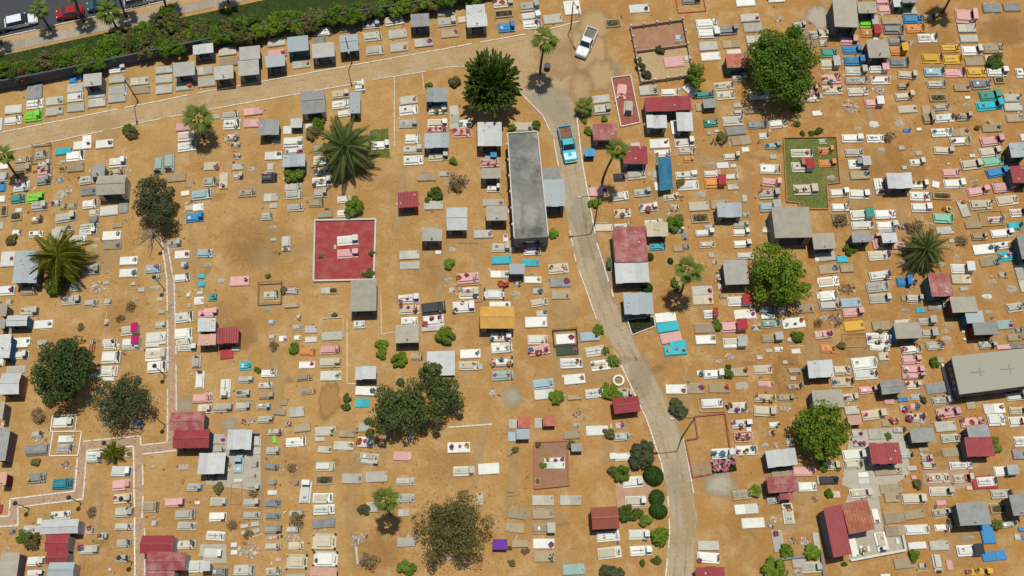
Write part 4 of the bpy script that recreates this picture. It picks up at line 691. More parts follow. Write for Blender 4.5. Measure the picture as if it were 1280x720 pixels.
        mb = MB(); mb.slant([(x0 - d * .56, -ww * .54, bz + hh - .02), (x0 + d * .54, -ww * .54, bz + hh + .05), (x0 + d * .54, ww * .54, bz + hh + .12), (x0 - d * .56, ww * .54, bz + hh + .05)], 0, .07); mb.obj('canopy', mat('canopy_' + CNAME[cc].replace(' ', '_'), PAL[cc], stain=.25, rand=.15) if cc != 'g' else mat('canopy_concrete', (.42, .42, .39), stain=.4), root)
        look = f'{N_} grave with {CNAME[cc]} canopy over its head'
    else:
        for sx_ in (-1, 1):
            for sy in (-1, 1):
                mb = MB(); px_, py_ = sx_ * (Lx / 2 - .1), sy * (Wy / 2 - .1); mb.box(px_, py_, bz - .01, bz + .5, .16, .16); mb.box(px_, py_, bz + .5, bz + .6, .24, .24, top=.5); mb.obj('corner_post', gm('k') if c == 'w' or sx_ > 0 else m, root)
        for sy in (-1, 1):
            mb = MB(); mb.box(0, sy * (Wy / 2 - .1), bz - .01, bz + .14, Lx - .4, .1); mb.obj('rail', m, root)
        mb = MB(); mb.box(Lx * .4, 0, bz - .02, bz + .8, .12, Wy * .4, top=.9); mb.obj('headstone', hm, root); look = f'{N_} grave with four corner posts'
    if not small and rnd.random() < .3:
        mb = MB(); mb.box(sx - sl * rnd.uniform(.05, .25), rnd.uniform(-.1, .1), hz - .01, hz + .035, rnd.uniform(.25, .45), rnd.uniform(.3, .5)); mb.obj('inscription_plate', rnd.choice([M_TAB, M_GREYSTONE, M_GREYSTONE, gm('w')]), slab)
    if rnd.random() < .35: root.rotation_euler.x = rnd.gauss(0, .012); root.rotation_euler.y = rnd.gauss(0, .008)
    root.rotation_euler.z += rnd.gauss(0, .02)
    if hk in ('tablet', 'niche', 'cross') and not small and rnd.random() < .6:
        for sy in (-1, 1):
            mb = MB(); mb.cyl(Lx * .5 - head - .05 + rnd.uniform(-.05, .05), sy * Wy * .40, bz - .02, bz + rnd.uniform(.2, .34), .06, .10, 7); mb.obj('vase', hm if rnd.random() < .5 else m, root)
    if 'f' in ex: fl(Lx * .5 - head * 1.05, rnd.uniform(-.3, .3) * Wy, bz + .02, N_ + ' grave'); fl(-Lx * .36, rnd.uniform(-.2, .2) * Wy, hz, N_ + ' grave', .8) if rnd.random() < .3 else None
    if 'F' in ex:
        for q in (-.40, -.05, .30): fl(Lx * q, rnd.uniform(-.36, .36) * Wy, hz - .05, N_ + ' grave')
        look += ' and many flowers'
    elif 'f' in ex: look += ' and flowers'
    if small: look = 'small ' + look
    say(root, look, {'tablet': 'headstone grave', 'cross': 'cross grave', 'niche': 'niche grave', 'canopy': 'canopied grave', 'posts': 'corner grave'}[hk], X, Y, {'tablet': 'graves with headstones', 'cross': 'graves with crosses', 'niche': 'graves with niche boxes', 'canopy': 'graves with canopies', 'posts': 'graves with corner posts'}[hk])

def leafcloud(r, n, rx, ry, rz, s0, s1, shell=0.0, up=0.6):
    """n leaf quads in an ellipsoid, leaning outwards"""
    d = r.normal(size=(n, 3)); d /= np.linalg.norm(d, axis=1)[:, None]
    rad = shell + (1 - shell) * r.random(n) ** .4
    p = d * rad[:, None] * np.array([rx, ry, rz])
    nrm = d + np.array([0, 0, up]) + r.normal(size=(n, 3)) * .55; nrm /= np.linalg.norm(nrm, axis=1)[:, None]
    t = np.cross(nrm, r.normal(size=(n, 3))); t /= np.linalg.norm(t, axis=1)[:, None]; b = np.cross(nrm, t)
    s = r.uniform(s0, s1, n)[:, None]; k = r.uniform(.45, .8, n)[:, None]
    return np.stack([p - t * s, p - b * s * k, p + t * s, p + b * s * k], 1)
for (c0, r0, da), txt in GRAVES.items():
    for e in txt.split(';'):
        q = e.split(); x, y, w, h = (float(v) / 5 for v in q[:4])
        build_grave(x + 256 * c0, y + 144 * r0, w, h, q[4], float(q[5]) if len(q) > 5 else da)

# ================================================================ CHAPELS
ROOF = dict(W=('white metal', (.72, .745, .73)), L=('pale concrete', (.56, .55, .49)), G=('grey', (.36, .37, .355)), B=('beige concrete', (.47, .435, .345)), R=('red', (.385, .046, .056)), F=('faded red', (.40, .085, .085)),
            O=('orange red', (.58, .15, .08)), Y=('yellow', (.70, .40, .09)), S=('pale blue-grey', (.48, .545, .56)), P=('peach', (.72, .42, .32)), U=('purple', (.17, .04, .36)), C=('bright blue', (.06, .36, .62)), E=('cream', (.62, .53, .36)), K=('brick red', (.36, .10, .065)), Z=('dark green', (.10, .14, .05)))
WALL = dict(w=('whitewashed', (.52, .51, .50)), g=('grey', (.22, .225, .23)), b=('blue', (.02, .15, .30)), m=('maroon', (.12, .025, .025)), u=('mauve', (.19, .12, .15)), t=('teal', (.04, .16, .17)), k=('dark grey', (.10, .105, .115)), r=('red', (.35, .05, .05)), n=('brown', (.25, .15, .11)), s=('turquoise', (.05, .45, .5)), z=('green', (.06, .18, .05)))
ROOF = {k: (n, tuple(x * (.72 if k in 'WLSRFO' else .80) for x in c)) for k, (n, c) in ROOF.items()}
def corrugated(mb, x0, x1, y0, y1, z_of, pitch=.28, amp=.035, along='y'):
    """folded sheet whose ribs run along y (or x)"""
    a0, a1 = (x0, x1) if along == 'y' else (y0, y1); n = max(4, int((a1 - a0) / pitch) * 2); top = []
    for i in range(n + 1):
        a = a0 + (a1 - a0) * i / n; dz = amp * (i % 2)
        for b in ((y0, y1) if along == 'y' else (x0, x1)):
            x, y = (a, b) if along == 'y' else (b, a); top.append((x, y, z_of(x, y) + dz))
    vs = top + [(x, y, z - .05) for x, y, z in top]; m = len(top); fs = []
    for i in range(n):
        q = (2 * i, 2 * i + 2, 2 * i + 3, 2 * i + 1); q = q if along == 'y' else q[::-1]
        fs += [q, tuple(j + m for j in q[::-1])]
        for a, b in ((2 * i, 2 * i + 2), (2 * i + 1, 2 * i + 3)): fs.append((a, a + m, b + m, b))
    fs += [(0, 1, 1 + m, m), (2 * n, 2 * n + m, 2 * n + 1 + m, 2 * n + 1)]
    mb.add(vs, fs)
def build_chapel(X, Y, w, h, rc, wc, ty, hr, ang):
    cx, cy, Lx, Wy, rz = rect(X, Y, w, h, ang, hr)
    low = hr < 1.7; root = empty('canopy_tomb' if low else ('roofed_shelter' if rc in 'YK' else 'burial_chapel'), cx, cy, rz)
    wm = mat('chapel_wall_' + WALL[wc][0].replace(' ', '_'), WALL[wc][1], stain=.45, scale=.9, rand=.25)
    rn, rcol = ROOF[rc]; metal = ty in 'sg' and rc in 'WRFOYSKPEG'
    rm = mat('roof_' + rn.replace(' ', '_').replace('-', '_') + ('_sheet' if metal else ''), rcol, rough=.55 if metal else .85, stain={'F': .95, 'O': .7, 'L': .6, 'B': .6, 'G': .65}.get(rc, .5), scale=.7 if rc in 'F' else 1.1, rand=.2,
             stain_col={'F': (.60, .33, .29), 'O': (.66, .36, .27), 'W': (.55, .52, .46), 'S': (.42, .44, .44), 'L': (.40, .37, .30), 'B': (.36, .32, .23), 'G': (.25, .245, .22), 'R': (.45, .10, .10)}.get(rc) and tuple(x * .72 for x in {'F': (.60, .33, .29), 'O': (.66, .36, .27), 'W': (.55, .52, .46), 'S': (.42, .44, .44), 'L': (.40, .37, .30), 'B': (.36, .32, .23), 'G': (.25, .245, .22), 'R': (.45, .10, .10)}[rc]))
    ov = .1 if low else rnd.uniform(.12, .22); bx, by = Lx / 2 - ov, Wy / 2 - ov; th = .12 if low else .15
    slope = {'f': rnd.uniform(.0, .06), 's': rnd.uniform(.10, .26)}.get(ty, 0) * min(1, Wy / 2); ridge = .16 * Wy if ty == 'g' else 0
    # walls: back, two sides, two front piers and a lintel
    top = hr - .12 - slope - ridge * .47
    for nm, (ax, ay, lx, ly, tz) in (('back_wall', (0, by - th / 2, 2 * bx, th, top + slope * .8)), ('side_wall', (bx - th / 2, -th / 2, th, 2 * by - th - .004, top)), ('side_wall', (-bx + th / 2, -th / 2, th, 2 * by - th - .004, top))):
        mb = MB(); mb.box(ax, ay, -.06, tz, lx, ly)
        if ty == 'g' and nm == 'side_wall':
            s = ax; mb.add([(s - th / 2, -by, top - .02), (s + th / 2, -by, top - .02), (s + th / 2, by - th, top - .02), (s - th / 2, by - th, top - .02), (s - th / 2, 0, top + ridge * .88), (s + th / 2, 0, top + ridge * .88)], [(0, 3, 4), (1, 5, 2), (0, 4, 5, 1), (3, 2, 5, 4)])
        mb.obj(nm, wm, root)
    if not low:
        mb = MB(); pier = .26 * bx
        for s in (-1, 1): mb.box(s * (bx - th - pier / 2), -by + th / 2 + .004, -.06, top - .35, pier, th)
        mb.box(0, -by + th / 2 + .004, top - .35, top - .004, 2 * (bx - th), th); mb.obj('front_wall', wm, root)
        gw = 2 * (bx - th - pier); gate = MB(); nb = max(4, int(gw / .22))
        for i in range(nb + 1): gate.cyl(-gw / 2 + gw * i / nb, -by + .12, .02, top - .36, .018, .018, 4)
        for z in (.12, top * .45, top - .4): gate.tube((-gw / 2, -by + .12, z), (gw / 2, -by + .12, z), .018, .018, 4)
        gate.obj('gate', M_IRON, root)
        mb = MB(); mb.box(0, 0, -.05, .12, 2 * bx - 2 * th - .01, 2 * by - 2 * th - .01); mb.obj('floor', M_GREYFLOOR, root)
        mb = MB(); mb.box(0, .1 * by, .10, .55, bx * 1.1, by * .9, top=.95); mb.obj('tomb', gm('l'), root)
    else:
        mb = MB(); mb.box(0, 0, -.05, .14, 2 * bx - 2 * th - .01, 2 * by - th - .02); mb.obj('floor', gm('g'), root)
    mb = MB()
    if ty == 'f':
        mb.slant([(-Lx / 2, -Wy / 2, hr - slope), (Lx / 2, -Wy / 2, hr - slope + rnd.uniform(-.02, .02)), (Lx / 2, Wy / 2, hr), (-Lx / 2, Wy / 2, hr)], 0, .13)
        ro = mb.obj('roof', rm, root)
        if rnd.random() < .45 and not low:
            mb = MB(); cz = hr - slope * .6; e = -Wy * .36; mb.box(0, e, cz - .03, cz + .62, .09, .09); mb.box(0, e, cz + .36, cz + .45, .36, .086); mb.obj('roof_cross', gm('w') if rnd.random() < .5 else M_GREYSTONE, ro)
    elif ty == 's':
        if metal:
            ns = max(1, round(Lx / rnd.uniform(.85, 1.2)))
            for i in range(ns):
                dz, dy = rnd.uniform(0, .03) + .012 * (i % 2), rnd.uniform(-.06, .06); mb = MB(); corrugated(mb, -Lx / 2 + Lx * i / ns - .03, -Lx / 2 + Lx * (i + 1) / ns + .03, -Wy / 2 + dy, Wy / 2 + dy, lambda x, y: hr - slope * (.5 - y / Wy) + dz)
                sh_ = mb.obj('roof_sheet', rm, root)
            for i in range(rnd.randrange(0, 4)):
                mb = MB(); yy = rnd.uniform(-.4, .4) * Wy; zz = hr - slope * (.5 - yy / Wy) + .03; mb.box(rnd.uniform(-.42, .42) * Lx, yy, zz, zz + .14, .3, .16, rot=rnd.uniform(0, 3)); mb.obj('roof_weight', M_RUBBLE, root)
            mb = None
        else: mb.slant([(-Lx / 2, -Wy / 2, hr - slope), (Lx / 2, -Wy / 2, hr - slope), (Lx / 2, Wy / 2, hr), (-Lx / 2, Wy / 2, hr)], 0, .1)
        if mb: mb.obj('roof', rm, root)
    else:
        for s in (-1, 1):
            mb = MB()
            if metal: corrugated(mb, -Lx / 2, Lx / 2, *((-Wy / 2, .02) if s < 0 else (-.02, Wy / 2)), lambda x, y: hr + ridge * (1 - abs(y) / (Wy / 2)) - ridge * .5)
            else: mb.slant([(-Lx / 2, s * Wy / 2, hr - ridge * .5), (Lx / 2, s * Wy / 2, hr - ridge * .5), (Lx / 2, 0, hr + ridge * .5), (-Lx / 2, 0, hr + ridge * .5)][::s], 0, .1)
            mb.obj('roof_slope', rm, root)
        mb = MB(); mb.box(0, 0, hr + ridge * .5 - .02, hr + ridge * .5 + .09, Lx + .06, .22, top=.8); mb.obj('ridge_cap', rm, root)
    form = {'f': 'flat', 's': 'sloping', 'g': 'gabled'}[ty]
    say(root, f'{form} {rn} roof {"tomb" if low else ("shelter" if rc in "YK" else "chapel")} with {WALL[wc][0]} walls', 'tomb' if low else ('shelter' if rc in 'YK' else 'chapel'), X, Y, 'low roofed tombs' if low else 'burial chapels')
for (c0, r0, da), txt in CHAPELS.items():
    for e in txt.split(';'):
        q = e.split(); x, y, w, h = (float(v) / 5 for v in q[:4])
        hr = float(q[7]) if len(q) > 7 else 2.4
        build_chapel(x + 256 * c0, y + 144 * r0, w, h, q[4], q[5], q[6], hr + rnd.uniform(-.05, .05), float(q[8]) if len(q) > 8 else da)
# ================================================================ LARGER PLOTS AND BUILDINGS
def quadz(px, z): return [(*G(x, y, z), z) for x, y in px]
def inset(pts, d):
    cx = sum(p[0] for p in pts) / len(pts); cy = sum(p[1] for p in pts) / len(pts)
    return [(cx + (x - cx) * (1 - d / math.hypot(x - cx, y - cy)), cy + (y - cy) * (1 - d / math.hypot(x - cx, y - cy))) for x, y, *_ in pts]
def wall_run(root, a, b, h, th, m, name='wall', z0=-.05):
    L_ = math.dist(a, b); mb = MB(); mb.box(0, 0, z0, h, L_, th); o = mb.obj(name, m, root)
    o.location = ((a[0] + b[0]) / 2 - root.location.x, (a[1] + b[1]) / 2 - root.location.y, 0); o.rotation_euler.z = math.atan2(b[1] - a[1], b[0] - a[0]); return o
def rel(o, root): o.location = (-root.location.x, -root.location.y, 0); o.parent = root; return o

# long flat-roofed hall with its annexe
M_TAR = dirt_mat('tarred_roof', (.225, .226, .205), (.095, .10, .098), (.33, .325, .275), bump=.2, patch=.22)
M_HALLWALL = mat('hall_wall', (.20, .22, .24), stain=.4, rand=0)
hz = 3.7; q = quadz([(634, 166.5), (672, 164), (685.6, 296), (642.5, 298.5)], hz); hall = empty('long_hall', *G(660, 240))
mb = MB(); mb.slant([q[3], q[2], q[1], q[0]], 0, .2); rel(mb.obj('roof', M_TAR), hall)
ww = inset([q[3], q[2], q[1], q[0]], .25)
for i in range(4):
    a, b = ww[i], ww[(i + 1) % 4]; wall_run(hall, a, b, hz - .2 - .002 * i, .2, M_HALLWALL, z0=-.05 - .003 * i)
qi = inset([q[3], q[2], q[1], q[0]], .12)
for i in (1, 2, 3): wall_run(hall, qi[i], qi[(i + 1) % 4], hz + .22 + .006 * i, .16, mat('parapet_paint', (.55, .53, .45), stain=.6, rand=0), 'parapet', z0=hz - .1)
a, b = ww[0], ww[1]
for t in (.22, .5, .78):
    mb = MB(); mb.box(0, 0, 1.2, 2.5, 2.0 if t == .5 else .9, .06); o = mb.obj('window', M_GLASS, hall); o.location = (a[0] + (b[0] - a[0]) * t - hall.location.x, a[1] + (b[1] - a[1]) * t - .12 - hall.location.y, 0); o.rotation_euler.z = math.atan2(b[1] - a[1], b[0] - a[0])
a, b = ww[3], ww[0]
for k in range(6):
    mb = MB(); mb.box(0, 0, 3.4, 3.75, .12, .3); o = mb.obj('roof_drain', gm('w'), hall); t = (k + .6) / 6.4; o.location = (a[0] + (b[0] - a[0]) * t - .2 - hall.location.x, a[1] + (b[1] - a[1]) * t - hall.location.y, 0)
S_ROOFPALE = soft_mat('roof_dust', (.33, .325, .27), (.26, .26, .22)); S_ROOFDARK = soft_mat('roof_tar_stain', (.045, .05, .052), (.09, .095, .095))
for a_ in ((663, 268, 15, 26, S_ROOFPALE, 1.0), (660, 240, 16, 18, S_ROOFPALE, .6), (648, 180, 12, 9, S_ROOFPALE, .5), (660, 175, 8, 12, S_ROOFPALE, .7), (652, 205, 16, 12, S_ROOFDARK, .45), (668, 220, 8, 14, S_ROOFDARK, .35), (650, 290, 10, 6, S_ROOFDARK, .35), (672, 288, 10, 8, S_ROOFDARK, .5)):
    o = patch('roof_stain', *a_, zz=3.7); del o['kind']; o.parent = hall; o.location.x -= hall.location.x; o.location.y -= hall.location.y
tag(hall, 'long hall with weathered dark tarred flat roof beside the winding road', 'hall')

# red-floored family plot with white wall
rp = [(394, 276.5), (470, 275), (467.5, 350.5), (392.5, 352)]
plot = empty('family_plot', *G(431, 313)); m_ = MB(); m_.slant(quadz(rp[::-1], .1), 0, .14); rel(m_.obj('floor', M_REDFLOOR), plot); P4 = [G(*p) for p in rp]
for i in range(4): wall_run(plot, P4[i], P4[(i + 1) % 4], .42 + .004 * i, .24, mat('white_low_wall', (.56, .55, .50), stain=.4), z0=-.05 - .003 * i)
tag(plot, 'large red-floored family plot enclosed by a low white wall', 'family plot')
# walled twin plot
tw = empty('walled_plot', *G(827, 66)); A, B, C, D, E, F = [G(*p) for p in ((788, 36), (853, 27), (859, 58), (794, 66.5), (866, 96), (801, 105))]
M_OLDWALL = mat('old_plastered_wall', (.36, .29, .19), stain=.7, stain_col=(.22, .15, .09), rand=.2)
m_ = MB(); m_.slant([(*p, .06) for p in (D, C, B, A)], 0, .1); rel(m_.obj('brick_floor', M_BRICKFLOOR), tw)
m_ = MB(); m_.slant([(*p, .05) for p in (F, E, C, D)], 0, .09); rel(m_.obj('sand_floor', M_ROAD), tw)
for i, (a, b) in enumerate(((A, B), (B, C), (C, D), (D, A), (C, E), (E, F), (F, D))): wall_run(tw, a, b, .65 + .01 * i, .18, M_OLDWALL, z0=-.05 - .003 * i)
for i, (a, b) in enumerate(((A, B), (B, C), (C, E), (E, F), (F, A))):
    n = max(2, int(math.dist(a, b) / 2))
    for k in range(n):
        mb = MB(); mb.box(0, 0, 0, 1.0, .24, .24); mb.box(0, 0, 1.0, 1.12, .32, .32, top=.6); o = mb.obj('pier', M_WHITEKERB, tw); o.location = (a[0] + (b[0] - a[0]) * k / n - tw.location.x, a[1] + (b[1] - a[1]) * k / n - tw.location.y, 0)
tag(tw, 'walled twin plot with brick floor half and sandy floor half', 'walled plot')
build_grave(842, 78, 24, 13, 'ps', 6); build_grave(858, 74, 7, 8, 'eh', 0); build_grave(848, 48, 8, 8, 'sh', 0)
# red-floored narrow plot of the pink graves
np_ = empty('narrow_plot', *G(781, 127)); cs = [G(*p) for p in ((764, 98), (788, 95), (800, 154), (776, 159))]
m_ = MB(); m_.slant([(*p, .08) for p in cs[::-1]], 0, .12); rel(m_.obj('floor', mat('rust_red_floor', (.27, .075, .052), stain=.7, rand=0, stain_col=(.34, .16, .10))), np_)
for i in range(4): wall_run(np_, cs[i], cs[(i + 1) % 4], .3 + .004 * i, .16, M_WHITEKERB, z0=-.05 - .003 * i)
tag(np_, 'narrow rust-red floored plot with white kerb and two graves', 'family plot')
# fenced lawn plot
lp = [(979, 173), (1045, 172), (1050, 229), (1033, 231), (1035, 262), (1000, 262), (998, 254), (983, 253)]
ln = empty('lawn_plot', *G(1013, 218)); o = sheet('turf', lp, .01, mat('plot_turf', (.120, .150, .030), stain=.7, rand=0, scale=.6, stain_col=(.21, .205, .06))); rel(o, ln); cs = [G(*p) for p in lp]
for i in range(8): wall_run(ln, cs[i], cs[(i + 1) % 8], .3 + .004 * i, .16, mat('orange_kerb', (.42, .19, .07), stain=.4), 'kerb', z0=-.05 - .003 * i)
g_ = grass('turf_grass', lp, 5200, .04, .12, leaf_mat('plot_grass', (.08, .12, .02), (.20, .22, .05), rand=0), seed=5); g_['kind'] = 'stuff'; rel(g_, ln)
tag(ln, 'small green lawn plot enclosed by an orange kerb', 'lawn plot')
lp = [(463, 163), (485, 160), (488, 197), (460, 197)]
ln = empty('small_lawn', *G(474, 180)); rel(sheet('turf', lp, .01, MATS['plot_turf'], jit=.1, step=.6), ln); rel(grass('turf_grass', lp, 1500, .04, .12, MATS['plot_grass'], seed=6), ln)
tag(ln, 'patch of green lawn around a white grave beside the date palm', 'lawn')

# blue tarpaulin on poles
bt = empty('blue_tarpaulin', *G(832, 221)); nx, ny = 6, 10; vs = []; cor = [G(822, 197, 1.7), G(838.5, 196, 1.7), G(841.5, 236, 1.5), G(825, 238.5, 1.5)]
for j in range(ny + 1):
    for i in range(nx + 1):
        u, v = i / nx, j / ny; p = [(cor[0][k] * (1 - u) + cor[1][k] * u) * (1 - v) + (cor[3][k] * (1 - u) + cor[2][k] * u) * v for k in (0, 1)]
        vs.append((p[0], p[1], 1.7 - .2 * v - .28 * math.sin(math.pi * u) * math.sin(math.pi * v) + .05 * math.sin(9 * v + 4 * u) + rnd.uniform(-.02, .02)))
mb = MB(); mb.add(vs, [(j * (nx + 1) + i, (j + 1) * (nx + 1) + i, (j + 1) * (nx + 1) + i + 1, j * (nx + 1) + i + 1) for j in range(ny) for i in range(nx)])
rel(mb.obj('cloth', mat('blue_tarp', (.012, .13, .22), rough=.6, stain=.4, stain_col=(.02, .19, .30), scale=2, rand=0)), bt)
for c in cor:
    mb = MB(); mb.cyl(0, 0, -.05, 1.75, .04, .035, 6); o = mb.obj('pole', M_BARK, bt); o.location = (c[0] - bt.location.x, c[1] - bt.location.y, 0)
tag(bt, 'dark blue tarpaulin stretched on poles over graves', 'tarpaulin')

# mausoleum with two crosses on its roof
hz = 3.3; q = quadz([(1189, 445.5), (1292, 434), (1294, 481), (1199.5, 493)], hz); mau = empty('mausoleum', *G(1236, 478)); M_MW = mat('mausoleum_wall', (.085, .095, .115), stain=.4, rand=0)
mb = MB(); mb.slant([q[3], q[2], q[1], q[0]], 0, .22); rel(mb.obj('roof', mat('mausoleum_roof', (.34, .33, .265), stain=.6, rand=0, scale=.5, stain_col=(.34, .325, .26))), mau)
ww = inset([q[3], q[2], q[1], q[0]], .45)
for i in range(4): wall_run(mau, ww[i], ww[(i + 1) % 4], hz - .22 - .003 * i, .22, M_MW, z0=-.05 - .003 * i)
for t in (.2, .42, .62, .82):
    a, b = ww[3], ww[0]; mb = MB(); mb.box(0, 0, .9, 2.2, .55, .3); o = mb.obj('window', M_GLASS, mau); o.location = (a[0] + (b[0] - a[0]) * t - mau.location.x, a[1] + (b[1] - a[1]) * t - mau.location.y, 0); o.rotation_euler.z = math.atan2(b[1] - a[1], b[0] - a[0])
for t in (.18, .5, .82):
    a, b = ww[0], ww[1]; mb = MB(); mb.box(0, 0, .1, 2.4, 1.3, .3); o = mb.obj('door', M_IRON, mau); o.location = (a[0] + (b[0] - a[0]) * t - mau.location.x, a[1] + (b[1] - a[1]) * t - mau.location.y, 0); o.rotation_euler.z = math.atan2(b[1] - a[1], b[0] - a[0])
for cxy in ((1222, 465), (1259, 461)):
    x, y = G(*cxy, hz); mb = MB(); mb.box(0, 0, hz - .01, hz + .07, 1.9, .16); mb.box(.35, 0, hz - .012, hz + .066, .16, 1.15); o = mb.obj('relief_cross', mat('relief_cement', (.27, .27, .24), stain=.4), mau); o.location = (x - mau.location.x, y - mau.location.y, 0); o.rotation_euler.z = .07
wall_run(mau, G(1177, 455), G(1189, 503), .3, .3, M_WHITEKERB, 'kerb')
tag(mau, 'large flat grey-roofed mausoleum with two crosses on its roof', 'mausoleum')

# L-shaped red roof and its white-walled court
ls = empty('red_roofed_shelter', *G(1062, 672)); hz = 2.9; M_LR = mat('roof_red_sheet', (.235, .029, .034), stain=.3); M_RUST = mat('rusty_sheet', (.33, .095, .06), stain=.7, scale=.9, stain_col=(.48, .24, .14))
def ribbed(q, m, name, root, n=14):
    mb = MB(); (a, b, c, d) = [np.array(p) for p in q]
    for i in range(n):
        t0, t1 = i / n, (i + .88) / n; z = np.array((0, 0, .05 * (i % 2)))
        mb.slant([tuple(a + (b - a) * t0 + z), tuple(a + (b - a) * t1 + z), tuple(d + (c - d) * t1 + z), tuple(d + (c - d) * t0 + z)], 0, .06)
        mb.slant([tuple(a + (b - a) * t1), tuple(a + (b - a) * (i + 1) / n), tuple(d + (c - d) * (i + 1) / n), tuple(d + (c - d) * t1)], 0, .04)
    return rel(mb.obj(name, m), root)
q1 = quadz([(1042, 697), (1065, 692.5), (1051, 630.5), (1029, 635)], hz); ribbed(q1, M_LR, 'roof', ls)
q2 = quadz([(1061.5, 668), (1093.5, 661.5), (1084, 623.5), (1051.5, 630)], hz - .12); ribbed(q2, M_RUST, 'rusty_roof', ls, 16)
w1 = inset(q1, .3); w2 = inset(q2, .3)
for i in (0, 2, 3): wall_run(ls, w1[i], w1[(i + 1) % 4], hz - .1 - .01 * i, .16, mat('shed_wall', (.13, .14, .17), stain=.3))
for p in (w2[0], w2[1], w2[2]):
    mb = MB(); mb.box(0, 0, -.05, hz - .18, .2, .2); o = mb.obj('pillar', M_WHITEKERB, ls); o.location = (p[0] - ls.location.x, p[1] - ls.location.y, 0)
tag(ls, 'L-shaped shelter roof, dark red on one wing and rusty on the other', 'shelter')
ct = empty('walled_court', *G(1098, 680)); cp = [(1084, 622), (1098, 620), (1106, 672), (1127, 669.5), (1131, 688), (1062, 701), (1056, 668)]
m_ = MB(); m_.slant(quadz(cp[::-1], .045), 0, .08); rel(m_.obj('floor', M_GREYFLOOR), ct); cs = [G(*p) for p in cp]
for i, k in enumerate((3, 4)): wall_run(ct, cs[k], cs[k + 1], .5 + .004 * i, .3, mat('white_low_wall', (.56, .55, .50)), z0=-.05 - .003 * i)
tag(ct, 'grey paved court with low white wall beside the red-roofed shelter', 'court')
# paved platforms
def platform(px, m, label, z=.08, name='paved_platform', tiles=None):
    cx, cy = sum(p[0] for p in px) / len(px), sum(p[1] for p in px) / len(px); r = empty(name, *G(cx, cy)); pts = quadz(px, z)
    if MB and sum((pts[i][0] * pts[(i + 1) % len(pts)][1] - pts[(i + 1) % len(pts)][0] * pts[i][1]) for i in range(len(pts))) < 0: pts = pts[::-1]
    mb = MB(); mb.slant(pts, 0, z + .04); rel(mb.obj('floor', m), r); tag(r, label, 'platform'); return r
platform([(1062, 545), (1080, 537), (1128, 535), (1136, 572), (1137, 592), (1100, 620), (1092, 622), (1052, 606)], M_GREYFLOOR, 'grey cement platform under graves beside the olive round tree', .10)
platform([(268, 546), (326, 545), (326, 614), (258, 606), (254, 580)], M_GREYFLOOR, 'grey cement platform around the white gabled chapel', .09)
platform([(768, 600), (812, 596), (818, 634), (772, 638)], M_PINKFLOOR, 'pink paved platform under two white graves by clipped shrubs', .07)
platform([(1152, 588), (1190, 587), (1191, 612), (1154, 606)], M_PINKFLOOR, 'tan paved platform under two graves beside the big grey chapel', .06)
platform([(254, 680), (283, 680), (283, 704), (254, 704)], M_GREYFLOOR, 'grey cement platform under a white grave near the twin sheds', .07)
platform([(1187, 580), (1212, 580), (1213, 610), (1190, 612)], M_PINKFLOOR, 'tan paved strip under two cream graves near the mausoleum', .065)
platform([(1060, 618), (1085, 618), (1084, 622), (1056, 630)], M_GREYFLOOR, 'narrow grey cement strip behind the L-shaped red roof', .07)
bp = [(668, 553), (709, 551), (711, 607), (668, 611)]
bpl = platform(bp, M_BRICKFLOOR, 'brick-floored plot with low brick walls and planted corners', .12, 'brick_plot'); cs = [G(*p) for p in bp]
for i in range(4): wall_run(bpl, cs[i], cs[(i + 1) % 4], .34 + .004 * i, .2, mat('brick_low_wall', (.38, .16, .09), stain=.5), z0=-.05 - .003 * i)
# red kerb of the empty plot, and other lone kerbs
def kerb_thing(name, pts, w, h, m, label):
    r = empty(name, *G(*pts[0])); cs = [G(*p) for p in pts]
    for i in range(len(cs) - 1): wall_run(r, cs[i], cs[i + 1], h + .004 * i, w, m, 'kerb', z0=-.05 - .003 * i)
    tag(r, label, 'kerb'); return r
kerb_thing('plot_kerb', [(889, 592.5), (866, 597), (856, 551), (872, 548), (868, 521), (906, 517), (912, 562)], .2, .25, mat('red_kerb', (.29, .075, .045), stain=.6, stain_col=(.36, .18, .09)), 'red kerb of an empty plot beside the winding road')
kerb_thing('low_wall', [(964, 701), (1016, 694)], .3, .5, mat('grey_low_wall', (.20, .22, .24)), 'low grey wall beside green shrubs at the winding road side')
kerb_thing('low_wall', [(1026, 692), (1030, 730)], .3, .5, mat('grey_low_wall', (.20, .22, .24)), 'low grey wall corner beside the L-shaped red roof')
kerb_thing('plot_kerb', [(476, 370), (477, 418), (496, 415)], .1, .1, M_WHITEKERB, 'thin pale kerb of an empty plot beside the beige shelter roof')
kerb_thing('plot_kerb', [(434, 400), (434, 480), (446, 480)], .1, .12, M_WHITEKERB, 'thin pale kerb line beside a row of graves and a chapel')
kerb_thing('plot_kerb', [(1100, 448), (1098, 420), (1058, 422)], .08, .08, M_OLDKERB, 'earth-stained kerb of dug ground beside a yellow slab')
kerb_thing('timber_beam', [(560, 534.5), (615, 530.5)], .22, .12, M_WHITEKERB, 'long pale timber beam lying on bare earth')['category'] = 'beam'
c0 = G(445.5, 684); c1 = G(447.5, 706); mb = MB(); mb.tube((0, 0, .2), (c1[0] - c0[0], c1[1] - c0[1], .2), .2, .17, 10); o = mb.obj('broken_column', gm('l')); o.location = (*c0, 0); tag(o, 'fallen pale column lying beside a heap of rubble', 'column')
mb = MB(); n = 20
for i in range(n):
    a0, a1 = 6.283 * i / n, 6.283 * (i + 1) / n; mb.slant([(math.cos(a) * r, math.sin(a) * r, .35) for a, r in ((a0, .55), (a0, .8), (a1, .8), (a1, .55))], 0, .38)
